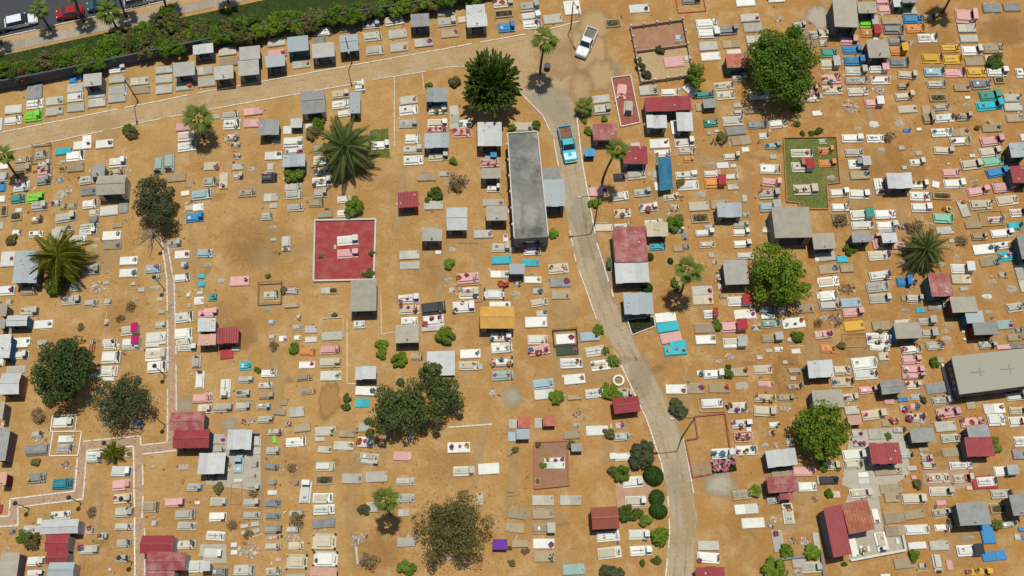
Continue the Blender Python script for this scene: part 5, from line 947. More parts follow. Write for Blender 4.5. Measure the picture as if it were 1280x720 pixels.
o = mb.obj('ring_planter', gm('w')); o.location = (*G(773, 476), 0); tag(o, 'white ring planter beside the winding road kerb', 'planter')
mb = MB(); mb.cyl(0, 0, -.02, .9, .42, .48, 14); mb.cyl(0, 0, .9, 1.0, .52, .5, 14); o = mb.obj('black_drum', M_TAB); o.location = (*G(684, 86), 0); tag(o, 'black drum standing in the shade of the junction palm', 'drum')
# flower bed of pink blooms, planter garden
fb = empty('flower_bed', *G(905, 582)); fp = [(889, 576), (918, 573), (921, 589), (890, 592.5)]; rel(sheet('soil', fp, .012, mat('bed_soil', (.03, .045, .02), stain=.4)), fb); rel(grass('bed_leaves', fp, 900, .15, .35, seed=9), fb)
for i in range(9):
    px, py = 892.5 + (i % 5) * 5.6 + rnd.uniform(-1, 1), 578.5 + (i // 5) * 8 + rnd.uniform(-1, 1); mb = MB()
    for k in range(14): a = rnd.uniform(0, 6.28); d = rnd.random() ** .5 * .4; mb.stone(d * math.cos(a), d * math.sin(a), .3 + .12 * (1 - d), .16)
    o = mb.obj('bloom', mat('petal_dusty_pink', (.40, .13, .18), island=.6) if i % 3 else mat('petal_pale_pink', (.50, .32, .33), island=.4), fb); p = G(px, py); o.location = (p[0] - fb.location.x, p[1] - fb.location.y, 0)
tag(fb, 'dark green flower bed dotted with big pink blooms', 'flower bed')
gp = [(784, 400), (817, 396), (819, 408), (790, 419)]; gd = empty('planter_garden', *G(802, 406)); rel(sheet('soil', gp, .012, MATS['bed_soil']), gd); rel(grass('garden_leaves', gp, 900, .12, .4, leaf_mat('dry_plants', (.07, .065, .025), (.20, .17, .07)), seed=11), gd); cs = [G(*p) for p in gp]
for i in range(4): wall_run(gd, cs[i], cs[(i + 1) % 4], .2 + .004 * i, .14, M_WHITEKERB, 'kerb', z0=-.05 - .003 * i)
tag(gd, 'kerbed planter of leafy plants in front of a pale blue chapel', 'planter')

# ================================================================ VEHICLES
def heading(p, q): a, b = G(*p), G(*q); return math.atan2(b[1] - a[1], b[0] - a[0])
def loft(secs, hw):
    """secs: (x, z0, z1, half-width low, half-width high)"""
    mb = MB(); vs = []
    for x, z0, z1, a, b in secs: vs += [(x, -a, z0), (x, a, z0), (x, a * 1.02, (z0 + z1) / 2), (x, b, z1), (x, -b, z1), (x, -a * 1.02, (z0 + z1) / 2)]
    n = len(secs); fs = [(5, 4, 3, 2, 1, 0), tuple(6 * (n - 1) + i for i in range(6))]
    for k in range(n - 1):
        for i in range(6): j = (i + 1) % 6; fs.append((6 * k + i, 6 * k + j, 6 * k + 6 + j, 6 * k + 6 + i))
    mb.add(vs, fs); return mb
def smooth(o):
    for p in o.data.polygons: p.use_smooth = False
    return o
def vehicle(kind, px, py, fwd, col, label, L_=4.4, W_=1.78, bedmat=None):
    x, y = G(px, py); root = empty(kind, x, y, heading((px, py), (px + fwd[0], py + fwd[1]))); s = L_ / 4.4; hw = W_ / 2
    paint = mat('car_paint_' + label.split()[0], col, rough=.28, stain=.08, bump=0, spec=.5, rand=0)
    if kind == 'pickup_truck':
        f = L_ / 5.3
        loft([(-2.62 * f, .45, .95, hw * .93, hw * .9), (-2.5 * f, .38, 1.02, hw * .98, hw * .95), (0, .32, 1.04, hw, hw * .96), (.75 * f, .32, 1.04, hw, hw * .93), (1.5 * f, .34, 1.02, hw, hw * .9), (2.45 * f, .38, .92, hw * .97, hw * .84), (2.62 * f, .42, .78, hw * .9, hw * .78)], hw).obj('body', paint, root)
        mb = MB(); bl, bw, bx = 2.15 * f, hw * 1.86, -1.42 * f
        for a in ((bx, hw * .89, bl, .09), (bx, -hw * .89, bl, .09), (bx - bl / 2, 0, .09, bw), (bx + bl / 2, 0, .1, bw)): mb.box(a[0], a[1], .98, 1.34, a[2], a[3])
        bed = mb.obj('bed_wall', paint, root)
        mb = MB(); mb.box(bx, 0, 1.0, 1.06, bl - .1, bw - .16); mb.obj('bed_floor', bedmat, bed)
        for i in range(16): 
            pass
        mb = MB()
        for i in range(18): mb.stone(bx + rnd.uniform(-.9, .9) * f, rnd.uniform(-.65, .65) * hw, 1.08, rnd.uniform(.06, .2), .5)
        ld = mb.obj('load', bedmat, bed); ld['kind'] = 'stuff'
        loft([(-.34 * f, 1.02, 1.62, hw * .92, hw * .74), (-.2 * f, 1.02, 1.70, hw * .93, hw * .76), (.55 * f, 1.02, 1.70, hw * .93, hw * .75), (1.12 * f, 1.02, 1.06, hw * .93, hw * .86)], hw).obj('window', M_GLASS, root)
        mb = MB(); mb.slant([(-.3 * f, -hw * .75, 1.72), (.58 * f, -hw * .75, 1.72), (.58 * f, hw * .75, 1.72), (-.3 * f, hw * .75, 1.72)], 0, .05); mb.obj('cab_roof', paint, root)
        mb = MB()
        for sy in (-1, 1): mb.tube((.58 * f, sy * hw * .74, 1.69), (1.12 * f, sy * hw * .86, 1.07), .045, .045, 5); mb.tube((-.32 * f, sy * hw * .75, 1.68), (-.34 * f, sy * hw * .9, 1.05), .06, .06, 5)
        mb.obj('pillar', paint, root); ax = 1.65 * f; ends = (2.66 * f, -2.68 * f); hl = 2.6 * f
        mb = MB(); mb.box(1.75 * f, 0, 1.0, 1.035, .9 * f, hw * .5, top=.7); mb.obj('bonnet', paint, root)
    else:
        f = s; tall = .12 if kind == 'estate_car' else 0
        loft([(-2.18 * f, .4, .8, hw * .85, hw * .8), (-2.05 * f, .32, .98, hw * .96, hw * .88), (-.8 * f, .28, .98, hw, hw * .92), (.7 * f, .28, .96, hw, hw * .92), (1.9 * f, .32, .82, hw * .95, hw * .82), (2.18 * f, .38, .68, hw * .82, hw * .7)], hw).obj('body', paint, root)
        rear = -1.95 if kind == 'estate_car' else -1.55
        loft([(rear * f, .96, 1.0, hw * .88, hw * .8), ((rear + .38) * f, .96, 1.42 + tall, hw * .9, hw * .7), (-.1 * f, .96, 1.46 + tall, hw * .91, hw * .72), (.35 * f, .96, 1.42 + tall, hw * .91, hw * .7), (1.12 * f, .94, .96, hw * .88, hw * .8)], hw).obj('window', M_GLASS, root)
        mb = MB(); mb.slant([((rear + .34) * f, -hw * .72, 1.45 + tall), (.38 * f, -hw * .72, 1.47 + tall), (.38 * f, hw * .72, 1.47 + tall), ((rear + .34) * f, hw * .72, 1.45 + tall)], 0, .05); mb.obj('roof', paint, root)
        ax = 1.32 * f; ends = (2.2 * f, -2.2 * f); hl = 2.08 * f
    for sx in (-1, 1):
        for sy in (-1, 1):
            mb = MB(); mb.tube((sx * ax, sy * hw * .82, .33), (sx * ax, sy * hw * 1.0, .33), .33, .33, 14); wh = mb.obj('wheel', M_RUBBER, root)
            mb = MB(); mb.tube((sx * ax, sy * hw * 1.0, .33), (sx * ax, sy * hw * 1.015, .33), .2, .18, 10); mb.obj('rim', M_CHROME, wh)
    for e in ends:
        mb = MB(); mb.box(e, 0, .36, .56, .14, hw * 1.8); mb.obj('bumper', M_CHROME if kind == 'pickup_truck' else paint, root)
    for sy in (-1, 1):
        mb = MB(); mb.box(hl, sy * hw * .66, .6, .76, .1, .3); mb.obj('headlight', mat('lamp_lens', (.7, .72, .72), rough=.15, stain=0, bump=0), root)
        mb = MB(); mb.box(.78 * f, sy * (hw + .08), .98, 1.12, .12, .2); mb.obj('mirror', paint, root)
    tag(root, label, 'pickup' if kind == 'pickup_truck' else 'car')
vehicle('pickup_truck', 733, 56.5, (-9, 19), (.72, .75, .77), 'white pickup truck parked on the dirt junction', 5.4, 1.95, mat('bed_liner', (.20, .18, .15), stain=.4))
vehicle('pickup_truck', 709, 183, (5, 23), (.03, .42, .55), 'turquoise pickup truck with a rusty loaded bed on the road', 5.9, 2.1, mat('rusty_load', (.20, .11, .07), stain=.5, stain_col=(.10, .05, .03)))
vehicle('estate_car', 28, 29.5, (20, -4.4), (.70, .73, .75), 'white estate car parked along the street kerb', 5.0, 1.9)
vehicle('hatchback_car', 89, 19, (-20, 3), (.36, .012, .02), 'red hatchback car parked along the street kerb', 4.2, 1.8)
vehicle('hatchback_car', 128, 8, (-20, 4.4), (.03, .10, .13), 'dark teal car parked behind a street palm', 4.4, 1.8)
vehicle('estate_car', 175, 2, (20, -4.4), (.42, .44, .45), 'silver car parked along the street kerb', 4.8, 1.85)
vehicle('estate_car', -6, 38, (20, -4.4), (.05, .05, .055), 'black car parked at the street kerb', 4.6, 1.85)

# ================================================================ LAMP POSTS
def lamp(base, top, label, arm=None, thick=.06):
    h = height_of(base, top); x, y = G(*base); r = empty('street_lamp' if arm else 'path_lamp', x, y)
    mb = MB(); mb.box(0, 0, -.05, .12, .4, .4, top=.9); mb.obj('foot', M_OLDKERB, r)
    mb = MB(); mb.cyl(0, 0, .1, h, thick * 1.25, thick * .8, 8); mb.obj('pole', mat('lamp_pole', (.05, .05, .055), rough=.5), r)
    if arm:
        mb = MB(); mb.tube((0, 0, h - .1), (arm[0] * .5, arm[1] * .5, h + .28), thick * .7, thick * .6, 6); mb.tube((arm[0] * .5, arm[1] * .5, h + .28), (arm[0], arm[1], h + .32), thick * .6, thick * .6, 6); a_ = mb.obj('arm', MATS['lamp_pole'], r)
        u = math.atan2(arm[1], arm[0]); mb = MB(); mb.box(arm[0] * 1.1, arm[1] * 1.1, h + .2, h + .38, .75, .3, top=.7, rot=u); mb.obj('lamp_head', mat('lamp_shell', (.45, .46, .46), rough=.4), a_)
    else:
        mb = MB(); mb.cyl(0, 0, h - .02, h + .12, .1, .3, 10); mb.cyl(0, 0, h + .12, h + .32, .32, .12, 10); mb.obj('lamp_head', mat('lamp_black', (.03, .03, .035), rough=.4), r)
    tag(r, label, 'street lamp' if arm else 'path lamp', 'tall lamps along the roads' if arm else 'short lamps along the brick path')
lamp((173, 127), (159, 97), 'tall street lamp on the dirt road kerb beside pale concrete slabs', (.7, -2.4), .09)
lamp((440, 79.5), (437, 46), 'tall street lamp on the dirt road kerb between grey chapels', (.6, -2.4), .09)
lamp((713.5, 36), (716, 2), 'tall street lamp on the kerb beside the white pickup', (.9, -2.2), .09)
lamp((743, 280.5), (750, 245), 'tall street lamp with arm over the road beside a pink slab', (-2.5, -.3), .09)
lamp((852, 547), (863.5, 519), 'tall street lamp with arm over the road at the red-kerbed plot', (-2.6, -.2), .09)
lamp((960, -24), (966, -56), 'tall street lamp beside a white slab past the twin plot', (0, -2.4), .09)
for b, t, lb in (((206, 362), (194, 346), 'black path lamp beside the brick path near the pale blue slab'), ((207, 470), (193, 458), 'black path lamp beside two large white graves on the brick path'), ((207, 532), (192, 522), 'black path lamp at the bend of the brick path by bare earth'),
                 ((102, 629), (86, 621.6), 'black path lamp below the dark teal grave'), ((37, 636), (18.6, 629.6), 'black path lamp at the corner of the brick path branch'), ((165.6, 703), (149.6, 696), 'black path lamp beside a small grave opposite the twin red sheds'),
                 ((164.5, 630), (151.6, 623.5), 'black path lamp over a cream grave beside the brick path'), ((140, 560), (129.5, 555), 'black path lamp beside a banana plant at the path'), ((204, 311), (193, 296), 'black path lamp under the grey-green leafy tree')):
    lamp(b, t, lb)

# grey barrel-shaped tomb
cx, cy, Lx, Wy, rz = rect(48, 563, 27, 12.5, 4); bt2 = empty('barrel_tomb', cx, cy, rz); mb = MB(); n = 10; vs = []
for x in (-Lx / 2, Lx / 2):
    for i in range(n + 1): a = math.pi * i / n; vs.append((x, Wy / 2 * math.cos(a), .25 + .62 * math.sin(a)))
mb.add(vs, [(i, i + 1, n + 2 + i, n + 1 + i) for i in range(n)] + [tuple(range(n, -1, -1)), tuple(range(n + 1, 2 * n + 2))]); mb.obj('vault', gm('g'), bt2)
mb = MB(); mb.box(0, 0, -.05, .26, Lx * 1.03, Wy * 1.04); mb.obj('base', gm('l'), bt2); tag(bt2, 'grey cement tomb with rounded barrel vault on bare earth', 'tomb')
# ================================================================ TREES, PALMS, SHRUBS
def limb(mb, a, b, r0, r1, seg=3, wob=.12):
    a, b = np.array(a, float), np.array(b, float); prev = a; L_ = np.linalg.norm(b - a)
    for i in range(1, seg + 1):
        t = i / seg; p = a + (b - a) * t + (np.array([rnd.gauss(0, 1), rnd.gauss(0, 1), rnd.gauss(0, .4)]) * wob * L_ / seg if i < seg else 0)
        mb.tube(prev, p, r0 + (r1 - r0) * (i - 1) / seg, r0 + (r1 - r0) * t, 6); prev = p
LM = dict(sage=leaf_mat('leaf_sage', (.026, .050, .012), (.125, .160, .042)), dark=leaf_mat('leaf_dark_green', (.018, .048, .005), (.115, .170, .022)), bright=leaf_mat('leaf_bright_green', (.034, .085, .003), (.205, .310, .018)), olive=leaf_mat('leaf_olive', (.024, .072, .004), (.150, .255, .018)),
          deep=leaf_mat('leaf_deep_green', (.014, .038, .008), (.070, .110, .024)), grey=leaf_mat('leaf_grey_green', (.026, .040, .014), (.115, .130, .050)), dry=leaf_mat('leaf_dry_olive', (.070, .072, .018), (.215, .195, .065)),
          fresh=leaf_mat('leaf_fresh_green', (.045, .100, .006), (.225, .330, .035)), brown=leaf_mat('leaf_dead_brown', (.17, .11, .045), (.34, .25, .13)), red=leaf_mat('leaf_reddish', (.07, .03, .016), (.19, .09, .045)),
          round=leaf_mat('leaf_clipped', (.012, .045, .004), (.060, .125, .014)), palm=leaf_mat('leaf_palm', (.028, .062, .005), (.165, .215, .024)), date=leaf_mat('leaf_date_palm', (.042, .068, .020), (.185, .225, .065)), coco=leaf_mat('leaf_coconut', (.045, .075, .005), (.26, .27, .022)))
def tree(px, py, rx, ry, zc, leaf, label, n=7000, clumps=55, size=(.14, .27), kind='tree', spray=False, squash=.62, lobes=None, trunk_r=.3, base=None, gaps=0.0, seed=1):
    """crown seen at (px,py) with half-extents rx, ry in picture px; its centre stands zc above ground"""
    r = np.random.default_rng(seed); cx, cy, L_, W_, _ = rect(px, py, 2 * rx, 2 * ry, 0, zc); Rx, Ry = L_ / 2, W_ / 2 * .97; Rz = min(squash * (Rx + Ry) / 2, zc * .9)
    bx, by = G(*base) if base else (cx, cy); root = empty(kind, bx, by); ox, oy = cx - bx, cy - by
    parts = []; cl = []; per = n // clumps
    for k in range(clumps):
        if spray:
            d = r.normal(size=3); d[2] = abs(d[2]) * .8 + .05; d /= np.linalg.norm(d); m = per
            t = r.random(m) ** .75; droop = -.35 * t ** 2
            base_ = np.array([0, 0, -.3 * Rz]); tip = d * np.array([Rx, Ry, Rz * 1.25]) * r.uniform(.82, 1.06)
            p = base_ + (tip - base_) * t[:, None] + r.normal(size=(m, 3)) * (.085 * Rx * (1.15 - t))[:, None]; p[:, 2] += droop
            dirv = np.tile(tip - base_, (m, 1)) + r.normal(size=(m, 3)) * .9; dirv /= np.linalg.norm(dirv, axis=1)[:, None]
            nn = r.normal(size=(m, 3)) * .5 + np.array([0, 0, 1.0]); b = np.cross(nn, dirv); b /= np.linalg.norm(b, axis=1)[:, None]
            s = r.uniform(size[0], size[1], m)[:, None]
            parts.append(np.stack([p - dirv * s, p - b * s * .5, p + dirv * s * 1.3, p + b * s * .5], 1)); cl.append(tip)
        else:
            if lobes:
                lx, ly, lr = lobes[r.integers(len(lobes))] if r.random() > .35 else lobes[0]
            else: lx, ly, lr = 0, 0, 1
            d = r.normal(size=3); d[2] = d[2] * .9 + .35; d /= np.linalg.norm(d); rad = r.uniform(.5, .93) if r.random() < .8 else r.uniform(.1, .5)
            c = np.array([lx * Rx, ly * Ry, 0]) + d * rad * np.array([Rx * lr, Ry * lr, Rz * (.6 + .4 * lr)]); k_ = r.uniform(.13, .31) * (Rx + Ry) / 2 * (lr ** .5)
            if r.random() < gaps: continue
            v = leafcloud(r, per, k_, k_, k_ * .72, size[0], size[1], shell=.35); v += c; parts.append(v); cl.append(c)
    V = np.concatenate(parts); o = quads('crown', V, LM[leaf], root); o.location = (ox, oy, zc)
    mb = MB(); fork = np.array([ox * .6, oy * .6, zc - Rz * .55]); limb(mb, (0, 0, -.1), fork, trunk_r, trunk_r * .7, 3, .08)
    for c in cl[::max(1, len(cl) // 14)]: limb(mb, fork, np.array([ox, oy, zc]) + np.array(c) * .9, trunk_r * .45, .04, 3)
    mb.obj('trunk', M_BARK if leaf != 'grey' else mat('pale_bark', (.26, .22, .18), stain=.4), root)
    tag(root, label, 'tree' if kind.endswith('tree') else 'shrub'); return root
tree(614.5, 105, 39, 40, 4.2, 'dark', 'spiky dark green tree with radiating sprays beside the dirt road', 12000, 150, (.18, .34), 'evergreen_tree', spray=True, squash=.7, seed=2)
tree(981, 80, 47, 51, 4.6, 'olive', 'big round dark green tree beside the walled twin plot', 15000, 90, (.13, .26), 'shade_tree', squash=.75, seed=3)
tree(973, 344, 39, 40, 4.0, 'bright', 'bright green round tree beside a grey-roofed chapel', 10000, 80, (.11, .22), 'shade_tree', squash=.75, seed=4)
tree(1027, 539, 36, 38, 3.6, 'bright', 'olive bright round tree beside the grey cement platform', 10000, 80, (.10, .2), 'shade_tree', squash=.75, seed=5)
tree(515, 507, 62, 52, 4.0, 'sage', 'broad dark olive tree of several lobes shading pale slabs', 14000, 90, (.10, .21), 'shade_tree', lobes=[(-.18, -.05, .64), (.70, .30, .40), (.40, .80, .24), (-.55, -.40, .42), (-.15, .3, .5), (.75, .2, .36), (.35, -.1, .4)], squash=.42, seed=6)
tree(566, 661, 58, 55, 4.2, 'dry', 'dry sprawling olive-brown tree on bare earth beside the purple tomb', 15000, 100, (.07, .15), 'thorn_tree', squash=.5, lobes=[(0, 0, .82), (-.4, .2, .55), (.55, -.1, .4), (-.3, -.4, .5), (.2, .5, .45)], gaps=.2, seed=7)
tree(78, 463, 36, 46, 4.6, 'deep', 'dense dark green tree beside the small white-roofed chapels', 11000, 75, (.11, .22), 'shade_tree', squash=.75, seed=8)
tree(153, 499, 38, 35, 3.8, 'grey', 'thin-leaved grey-green tree beside the brick path', 9000, 70, (.07, .16), 'thorn_tree', gaps=.12, squash=.55, seed=9)
tree(195, 254, 32, 36, 3.8, 'grey', 'grey-green tree with bare lower branches at the path end', 9500, 65, (.08, .18), 'thorn_tree', gaps=.05, squash=.6, lobes=[(-.15, .2, .75), (.25, -.3, .65)], seed=10)
tree(870.5, 96, 13.5, 18, 1.9, 'bright', 'dense oval green bush at the corner of the walled twin plot', 3200, 28, (.08, .16), 'round_bush', squash=.8, seed=11)
# bare branches of the grey tree at the path end
mb = MB(); b0 = G(193, 293); br = empty('bare_branches', *b0)
for i in range(18):
    a = rnd.uniform(2.6, 6.4); d = rnd.uniform(1.6, 4.4); limb(mb, (0, 0, 1.2), (d * math.cos(a), d * math.sin(a), rnd.uniform(.2, 1.4)), .05, .012, 4, .2)
limb(mb, (0, 0, -.1), (0, 0, 1.3), .14, .1); mb.obj('branches', MATS['pale_bark'], br); tag(br, 'bare pale branches of a dead shrub under the grey-green tree', 'branches')

# shrubs: unit crowns shared by look
SH = {}
def shrub_mesh(leaf, var, fine):
    k = (leaf, var, fine)
    if k not in SH:
        r = np.random.default_rng(100 + len(SH)); parts = []; ncl = 22 if leaf != 'round' else 1
        s = (.10, .22) if not fine else (.05, .11)
        if leaf == 'round': parts.append(leafcloud(r, 2600, 1, 1, .9, .05, .10, shell=.9, up=.1)); parts.append(leafcloud(r, 1500, .86, .86, .78, .09, .16, shell=.8, up=.1))
        else:
            for i in range(ncl):
                d = r.normal(size=3); d[2] = abs(d[2]) * .8; d /= np.linalg.norm(d); c = d * r.uniform(.35, .8) * np.array([1, 1, .8]); q = r.uniform(.2, .36)
                n_ = (80 if not fine else 170) if leaf not in ('brown', 'dry') else (34 if leaf == 'brown' else 75)
                if leaf == 'brown': s = (.04, .10)
                parts.append(leafcloud(r, n_, q, q, q * .8, *s, shell=.3) + c)
        SH[k] = quads(None, np.concatenate(parts), LM[leaf]) if False else None
        o = quads('crown', np.concatenate(parts), LM[leaf]); SH[k] = o.data; bpy.data.objects.remove(o)
    return SH[k]
SHN = {'fresh': 'fresh green', 'bright': 'bright green', 'dark': 'dark green', 'olive': 'olive green', 'dry': 'dry olive', 'brown': 'dead brown', 'grey': 'grey-green', 'round': 'clipped round dark green', 'deep': 'deep green', 'red': 'reddish'}
def shrub(px, py, r, leaf, group=None, ry=None, look=None, cat='shrub', hz=.85, lift=0.0):
    s = rect(px, py, 2 * r, 2 * r, 0, .5)[2] / 2; x, y = G(px, py, s * .5 + lift); root = empty('garden_shrub' if group is None else 'hedge_shrub', x, y, rnd.uniform(0, 6.28))
    fine = s > 1.15; o = link('crown', shrub_mesh(leaf, rnd.randrange(2), fine), root, (0, 0, s * .42 + lift)); k = rnd.uniform(.95, 1.12); o.scale = (s * k, s * (ry or rnd.uniform(.85, 1.05)), s * hz)
    mb = MB()
    for i in range(5 if leaf != 'brown' else 14): a = rnd.uniform(0, 6.28); d_ = rnd.uniform(.4, .95 if leaf == 'brown' else .6); limb(mb, (0, 0, -.05), (s * d_ * math.cos(a), s * d_ * math.sin(a), s * rnd.uniform(.4, .85 if leaf == 'brown' else .65) + lift), .035 * max(.5, s), .01, 2)
    mb.obj('stem', M_BARK if leaf != 'brown' else mat('dry_twig', (.27, .18, .10), stain=.3), root)
    say(root, look or f'{SHN[leaf]} leafy shrub', cat, px, py, group or 'shrubs among the graves')
for px, py, r, lf in ((369, 216, 14, 'fresh'), (545, 242, 10, 'dark'), (561, 330, 8, 'fresh'), (692, 291, 7, 'bright'), (557, 421, 13, 'bright'), (477, 431, 9, 'bright'), (477, 441, 8, 'bright'), (498, 449, 11, 'bright'), (434, 498, 6, 'dark'), (433, 508, 6, 'dark'), (695, 497, 10, 'bright'), (763, 488, 12, 'bright'), (767, 452, 8, 'bright'), (757, 438, 6, 'fresh'), (748, 412, 8, 'fresh'), (772, 495, 8, 'fresh'),
                       (848, 513, 13, 'grey'), (845, 505, 9, 'grey'), (804, 570, 20, 'grey'), (817, 594, 13, 'round'), (821, 622, 10, 'round'), (823, 638, 11, 'round'), (783, 642, 12, 'dark'), (796, 642, 10, 'dark'), (824, 672, 14, 'bright'), (806, 651, 9, 'fresh'), (803, 703, 4.5, 'dark'), (821, 700, 6.5, 'dark'), (776, 592, 12, 'olive'), (768, 590, 9, 'dry'), (38, 676, 14, 'dry'), (29, 672, 9, 'olive'), (463, 700, 15, 'brown'), (372, 650, 12, 'brown'), (443, 258, 14, 'olive'), (438, 266, 9, 'dry'),
                       (909, 467, 7.5, 'dark'), (911, 458, 4, 'dark'), (997, 421, 8.5, 'olive'), (897, 406, 8, 'olive'), (843, 353, 6, 'dark'), (846, 360, 5, 'olive'), (812, 321, 5, 'round'), (838, 326, 4, 'round'), (809, 360, 7, 'round'), (1246, 77, 12, 'dark'), (1244, 551, 6, 'fresh'), (1247, 561, 6, 'fresh'), (997, 155, 4, 'dark'), (1003, 166, 4, 'dark'), (1014, 167, 4.5, 'dark'), (1024, 163, 6, 'dark'), (1143, 695, 9, 'bright'), (970, 711, 17, 'bright'), (984, 690, 10, 'bright'), (1014, 690, 11, 'bright'), (1036, 617, 6, 'olive'), (944, 614, 9, 'fresh'), (996, 135, 7, 'olive'), (1147, 605, 7, 'dry'), (1062, 311, 8, 'olive'),
                       (801, 84, 7, 'grey'), (798, 75, 6, 'dry'), (825, 62, 7, 'grey'), (808, 93, 7, 'grey'), (1030, 577, 5, 'bright'), (567, 201, 6, 'bright'), (640, 160, 6, 'bright'), (670, 156, 7, 'olive'), (534, 250, 5, 'olive'), (570, 226, 16, 'brown'), (568, 102, 9, 'dry'), (536, 106, 5, 'olive'), (165, 166, 10, 'dry'), (160, 162, 8, 'olive'), (390, 164, 12, 'dry'), (398, 155, 10, 'olive'), (762, 541, 8, 'dry'), (700, 495, 5, 'dark'), (72, 357, 16, 'dark'), (355, 363, 6, 'dry'), (418, 393, 4, 'dry'), (335, 345, 4, 'olive'), (465, 317, 5, 'dark'), (463, 342, 7, 'dark'), (455, 343, 4, 'olive'), (402, 320, 4, 'dry'),
                       (1168, 453, 7, 'olive'), (1100, 414, 5, 'dry'), (1097, 428, 5, 'olive'), (1155, 500, 5, 'grey'), (1145, 283, 12, 'brown'), (1050, 278, 9, 'brown'), (842, 280, 12, 'olive'), (848, 274, 9, 'dry'), (850, 228, 7, 'dry'), (735, 163, 6, 'fresh'), (731, 152, 4, 'fresh'), (742, 254, 7, 'olive'), (749, 251, 5, 'fresh'), (504, 708, 10, 'fresh'), (513, 712, 8, 'olive'), (760, 716, 13, 'grey'), (772, 716, 9, 'grey'), (455, 637, 8, 'grey'), (272, 610, 8, 'dry'), (290, 655, 9, 'brown'), (317, 616, 7, 'brown'), (310, 668, 8, 'brown'), (365, 585, 7, 'brown'), (322, 462, 5, 'olive'), (341, 432, 8, 'brown'), (368, 435, 8, 'olive'), (45, 578, 6, 'dry'), (15, 300, 8, 'dry'), (115, 640, 8, 'brown'), (100, 408, 6, 'brown'), (163, 382, 8, 'brown'), (150, 398, 7, 'brown'), (47, 520, 12, 'brown'), (640, 703, 5, 'dry'), (657, 688, 6, 'brown'), (637, 685, 4, 'dark'), (644, 562, 5, 'dry'), (679, 582, 5, 'olive'), (672, 556, 5, 'dry'), (715, 556, 8, 'dry'), (961, 584, 5, 'dry'),
                       (1190, 655, 7, 'dry'), (1056, 705, 4, 'dark'), (1222, 160, 4, 'dry'), (1203, 300, 9, 'brown'), (1110, 172, 8, 'brown'), (903, 172, 9, 'dry'), (1052, 432, 6, 'dry'), (1023, 403, 7, 'brown'), (1110, 545, 5, 'olive'), (1030, 585, 6, 'olive'), (755, 148, 5, 'bright'), (1048, 585, 5, 'brown'), (732, 60, 0.1, 'dry')):
    if r > 1: shrub(px, py, r, lf)
# fence-side shrubs along the boundary wall
hr = random.Random(21)
for i in range(150):
    t = i / 149; px = -15 + 620 * t + hr.uniform(-4, 4); line = 101 - .183 * px if px < 240 else 57 - .165 * (px - 240)
    d = hr.uniform(-1, 17) * (1.7 if 130 < px < 260 else 1.0); r = hr.uniform(8, 14) * (1.15 if 120 < px < 420 else .95)
    lf = hr.choices(['olive', 'dry', 'bright', 'fresh', 'dark', 'red'], (5, 4, 2.5, 1.2, 1.5, .8))[0]
    shrub(px, line - d, r, lf, 'shrubs along the boundary wall', look=f'{SHN[lf]} bushy shrub in the hedge', cat='shrub', hz=1.15, lift=hr.uniform(.3, 1.2))
for px, py, r in ((210, 16, 11), (200, 28, 14), (182, 40, 14), (228, 34, 13), (170, 52, 12), (250, 40, 12), (218, 24, 12), (190, 48, 13)): shrub(px, py, r, hr.choice(['olive', 'dry', 'olive']), 'shrubs along the boundary wall', look='tall bushy shrub in the hedge', hz=1.4, lift=1.0)

# palms
def frond_fan(var):
    r = np.random.default_rng(var); T = []; n = 8
    pet = np.array([.42, 0, .06])
    T.append([(0, -.03, 0), (pet[0], 0, pet[2]), (0, .03, 0)])
    for i in range(n):
        a = (i / (n - 1) - .5) * 1.35; l = 1.3 * (1 - .42 * abs(a) / .675) * r.uniform(.86, 1.08); d = np.array([math.cos(a), math.sin(a)]); b = np.array([-d[1], d[0]]) * .075
        m = pet[:2] + d * l * .6; e = pet[:2] + d * l; zm = pet[2] - .05; ze = pet[2] - .26 * r.uniform(.6, 1.3)
        T.append([tuple(pet), (*(m + b), zm), (*(m - b), zm)]); T.append([(*(m - b), zm), (*(m + b), zm), (*e, ze)])
    return np.array(T, float)
def frond_pinnate(var, n=30, droop=.55, rise=.5, leaf=.36, hang=.25, w=.035):
    r = np.random.default_rng(var); T = []
    def at(t): return np.array([t * (1 - .12 * t), 0, rise * t - (rise + droop) * t * t])
    for i in range(6):
        a, b = at(i / 6), at((i + 1) / 6); ww = .022 * (1 - i / 7); T += [[(a[0], -ww, a[2]), (b[0], -ww, b[2]), (b[0], ww, b[2])], [(a[0], -ww, a[2]), (b[0], ww, b[2]), (a[0], ww, a[2])]]
    for i in range(n):
        t = .12 + .88 * i / (n - 1); p = at(t); l = leaf * math.sin(math.pi * min(1, .22 + .72 * t)) ** .7 * r.uniform(.85, 1.1)
        for s in (-1, 1):
            d = np.array([.62 + .3 * t, s * (.9 - .35 * t), 0]); d /= np.linalg.norm(d); e = p + d * l + np.array([0, 0, -hang * l * r.uniform(.5, 1.6)]); m = p + d * l * .4
            b = np.array([d[1] * s, 0, 0]) * w * 1.0 + np.array([.8, 0, 0]) * w
            T += [[tuple(p), tuple(m + b), tuple(m - b)], [tuple(m - b), tuple(m + b), tuple(e)]]
    return np.array(T, float)
FR = {}
def fronds(kind):
    if kind not in FR:
        out = []
        for v in range(4):
            T = frond_fan(v) if kind == 'fan' else (frond_pinnate(v, 34, .55, .55, .22, .3, .016) if kind == 'date' else frond_pinnate(v, 30, .75, .6, .34, .8, .03))
            o = quads('frond', T, LM[{'fan': 'palm', 'date': 'date', 'coco': 'coco'}[kind]], per=3); out.append(o.data); bpy.data.objects.remove(o)
        FR[kind] = out
    return FR[kind]
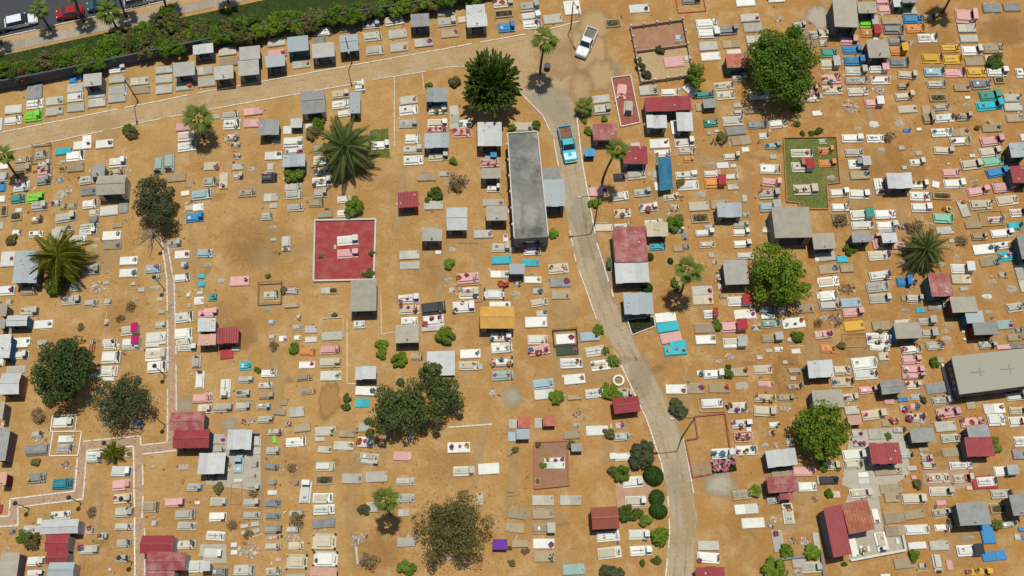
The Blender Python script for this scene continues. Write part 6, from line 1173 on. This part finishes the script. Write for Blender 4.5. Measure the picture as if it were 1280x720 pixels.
def palm(kind, crown, base, rpx, label, n=24, h=None, name='fan_palm', pitch=(-38, 50), tr=.16):
    h = h or height_of(base, crown); bx, by = G(*base); cx, cy = G(crown[0], crown[1], h); s = rect(crown[0], crown[1], 2 * rpx, 2, 0, h)[2] / 2 / (1.36 if kind == 'fan' else .88)
    root = empty(name, bx, by); ox, oy = cx - bx, cy - by; mb = MB(); prev = (0, 0, -.1); seg = max(3, int(h / .8))
    for i in range(1, seg + 1):
        t = i / seg; p = (ox * t ** 1.6, oy * t ** 1.6, h * t); mb.tube(prev, p, tr * (1.25 - .4 * t) * 1.06, tr * (1.2 - .4 * t), 8); prev = p
    mb.obj('trunk', M_PALMBARK, root)
    fs = fronds(kind)
    for i in range(n):
        o = link('frond', fs[i % 4], root, (ox, oy, h)); t = (i + .5) / n; pt = R(pitch[0] + (pitch[1] - pitch[0]) * t ** 1.3 + rnd.uniform(-8, 8))
        o.rotation_euler = (rnd.uniform(-.25, .25), -pt, i * 2.39996 + rnd.uniform(-.15, .15)); k = s * rnd.uniform(.86, 1.1) * (.66 if kind == 'fan' and t > .76 else 1); o.scale = (k, k, k)
    tag(root, label, 'palm tree')
palm('fan', (682, 49), (675, 92), 18, 'slender fan palm on the dirt junction beside the black drum', 21)
palm('fan', (772.5, 186), (753, 227), 16, 'leaning fan palm with a long thin trunk beside the red-roofed chapel', 20)
palm('fan', (861, 337), (851, 366), 19, 'fan palm casting a dark shadow beside turquoise slabs', 20)
palm('fan', (247.5, 147), (255, 173), 20, 'fan palm with dark shadow near the pink and white graves', 21)
palm('date', (432, 186), (438, 206), 36, 'broad grey-green date palm beside the small lawn', 52, 3.2, 'date_palm', (-30, 72), .34)
palm('coco', (75, 322), (84, 337), 29, 'yellow-green coconut palm beside the grey-blue sloped roof', 26, 3.6, 'coconut_palm', (-15, 70), .2)
palm('date', (1156, 313), (1151, 324), 26, 'spiky dark date palm in front of the faded red roof', 46, 2.2, 'date_palm', (-20, 72), .26)
palm('fan', (482, 624), (488, 643), 17, 'small fan palm over a white slab near the dry sprawling tree', 20)
palm('fan', (1196, -22), (1178, 16), 18, 'tall fan palm casting a spiky shadow beside pink graves', 20)
palm('fan', (4, 193), (23, 222), 13, 'leaning fan palm over white graves near the lime green graves', 20)
palm('fan', (48, 11), (63, 37), 13, 'street palm on the verge between the white and red cars', 20)
palm('fan', (134, 13), (149, 40), 17, 'street palm leaning over the verge beside the dark teal car', 20)
palm('fan', (91, -12), (105, 27), 15, 'street palm on the verge beside the red car', 20)
palm('fan', (146, -16), (158, 21), 15, 'street palm on the verge beside the silver car', 20)
palm('fan', (-16, 26), (3, 56), 15, 'street palm on the verge beside the black car', 20)
palm('fan', (203, -28), (209, 12), 15, 'street palm on the verge beyond the tall hedge', 20)
palm('fan', (275, -34), (286, 3), 15, 'street palm at the end of the pavement lawn', 20)
palm('fan', (730, 132), (733, 142), 13, 'young fan palm beside the road and pale slabs', 22, 1.6)
palm('coco', (141, 565), (139, 571), 12, 'small banana-like palm beside the brick path', 14, 1.2, 'young_palm', (5, 70), .1)
palm('fan', (1247, 655), (1246, 660), 8, 'tiny young palm beside the big grey chapel', 14, .9, 'young_palm')
# leaf litter under the trees and broken bits between the graves
lr = np.random.default_rng(44); pts = []
for x, y, r, n in ((614, 120, 45, 260), (981, 100, 55, 380), (973, 360, 48, 320), (1027, 556, 44, 300), (515, 520, 66, 420), (566, 672, 66, 620), (78, 480, 44, 300), (153, 508, 46, 340), (195, 275, 44, 420), (436, 205, 40, 260), (80, 338, 38, 220), (1153, 325, 34, 200), (675, 95, 20, 80), (853, 372, 26, 140), (256, 175, 24, 120)):
    for k in range(n): q = lr.normal(size=2) * r * .6; pts.append(G(x + q[0], y + q[1]))
for k in range(2000): pts.append(G(lr.uniform(0, 1280), lr.uniform(150, 720)))
p = np.array(pts); n = len(p); s = lr.uniform(.04, .13, n); t = lr.uniform(0, 6.28, n); u = np.stack([np.cos(t), np.sin(t), np.full(n, .15)], 1) * s[:, None]; v = np.stack([-np.sin(t), np.cos(t), np.full(n, .1)], 1) * s[:, None] * .5
c = np.concatenate([p, np.full((n, 1), .05)], 1); o = quads('leaf_litter', np.stack([c - u, c - v, c + u, c + v], 1), leaf_mat('fallen_leaves', (.10, .06, .02), (.24, .16, .06), rand=0)); o['kind'] = 'stuff'; tag(o, 'dry fallen leaves scattered under trees and between graves', 'leaves')
dr = random.Random(77); mb = MB(); mb2 = MB(); mb3 = MB()
for (o_, look, cat, px, py, g_) in list(PEND):
    if not cat.endswith('grave') and cat not in ('chapel', 'rubble heap'): continue
    for k in range(dr.choice((0, 1, 1, 2, 3))):
        x, y = G(px + dr.uniform(-16, 16), py + dr.uniform(-9, 9)); q = dr.choice((mb, mb, mb2, mb3)); l = .1 + .28 * dr.random() ** 2
        q.box(x, y, -.03, .03 + .14 * dr.random(), l * dr.uniform(1, 2.4), l, rot=dr.uniform(0, 3.1), top=.85)
    if dr.random() < .16:
        x, y = G(px + dr.uniform(-3, 3), py + dr.choice((-6.5, 6.5))); mb.box(x, y, -.03, .06, dr.uniform(.8, 2.2), .09, rot=o_.rotation_euler.z + dr.uniform(-.1, .1))
for q, nm, mm, lb in ((mb, 'stone_debris', mat('debris_stone', (.42, .36, .26), stain=.4, island=.8, rand=0), 'small broken stones and kerb ends lying beside the graves'), (mb2, 'brick_debris', mat('debris_brick', (.30, .14, .08), stain=.4, island=.6, rand=0), 'broken red bricks lying between the graves'), (mb3, 'dark_debris', mat('debris_dark', (.10, .085, .06), stain=.4, island=.8, rand=0), 'dark pots and scraps lying between the graves')):
    o = q.obj(nm, mm); o['kind'] = 'stuff'; tag(o, lb, 'debris')
finish_labels()
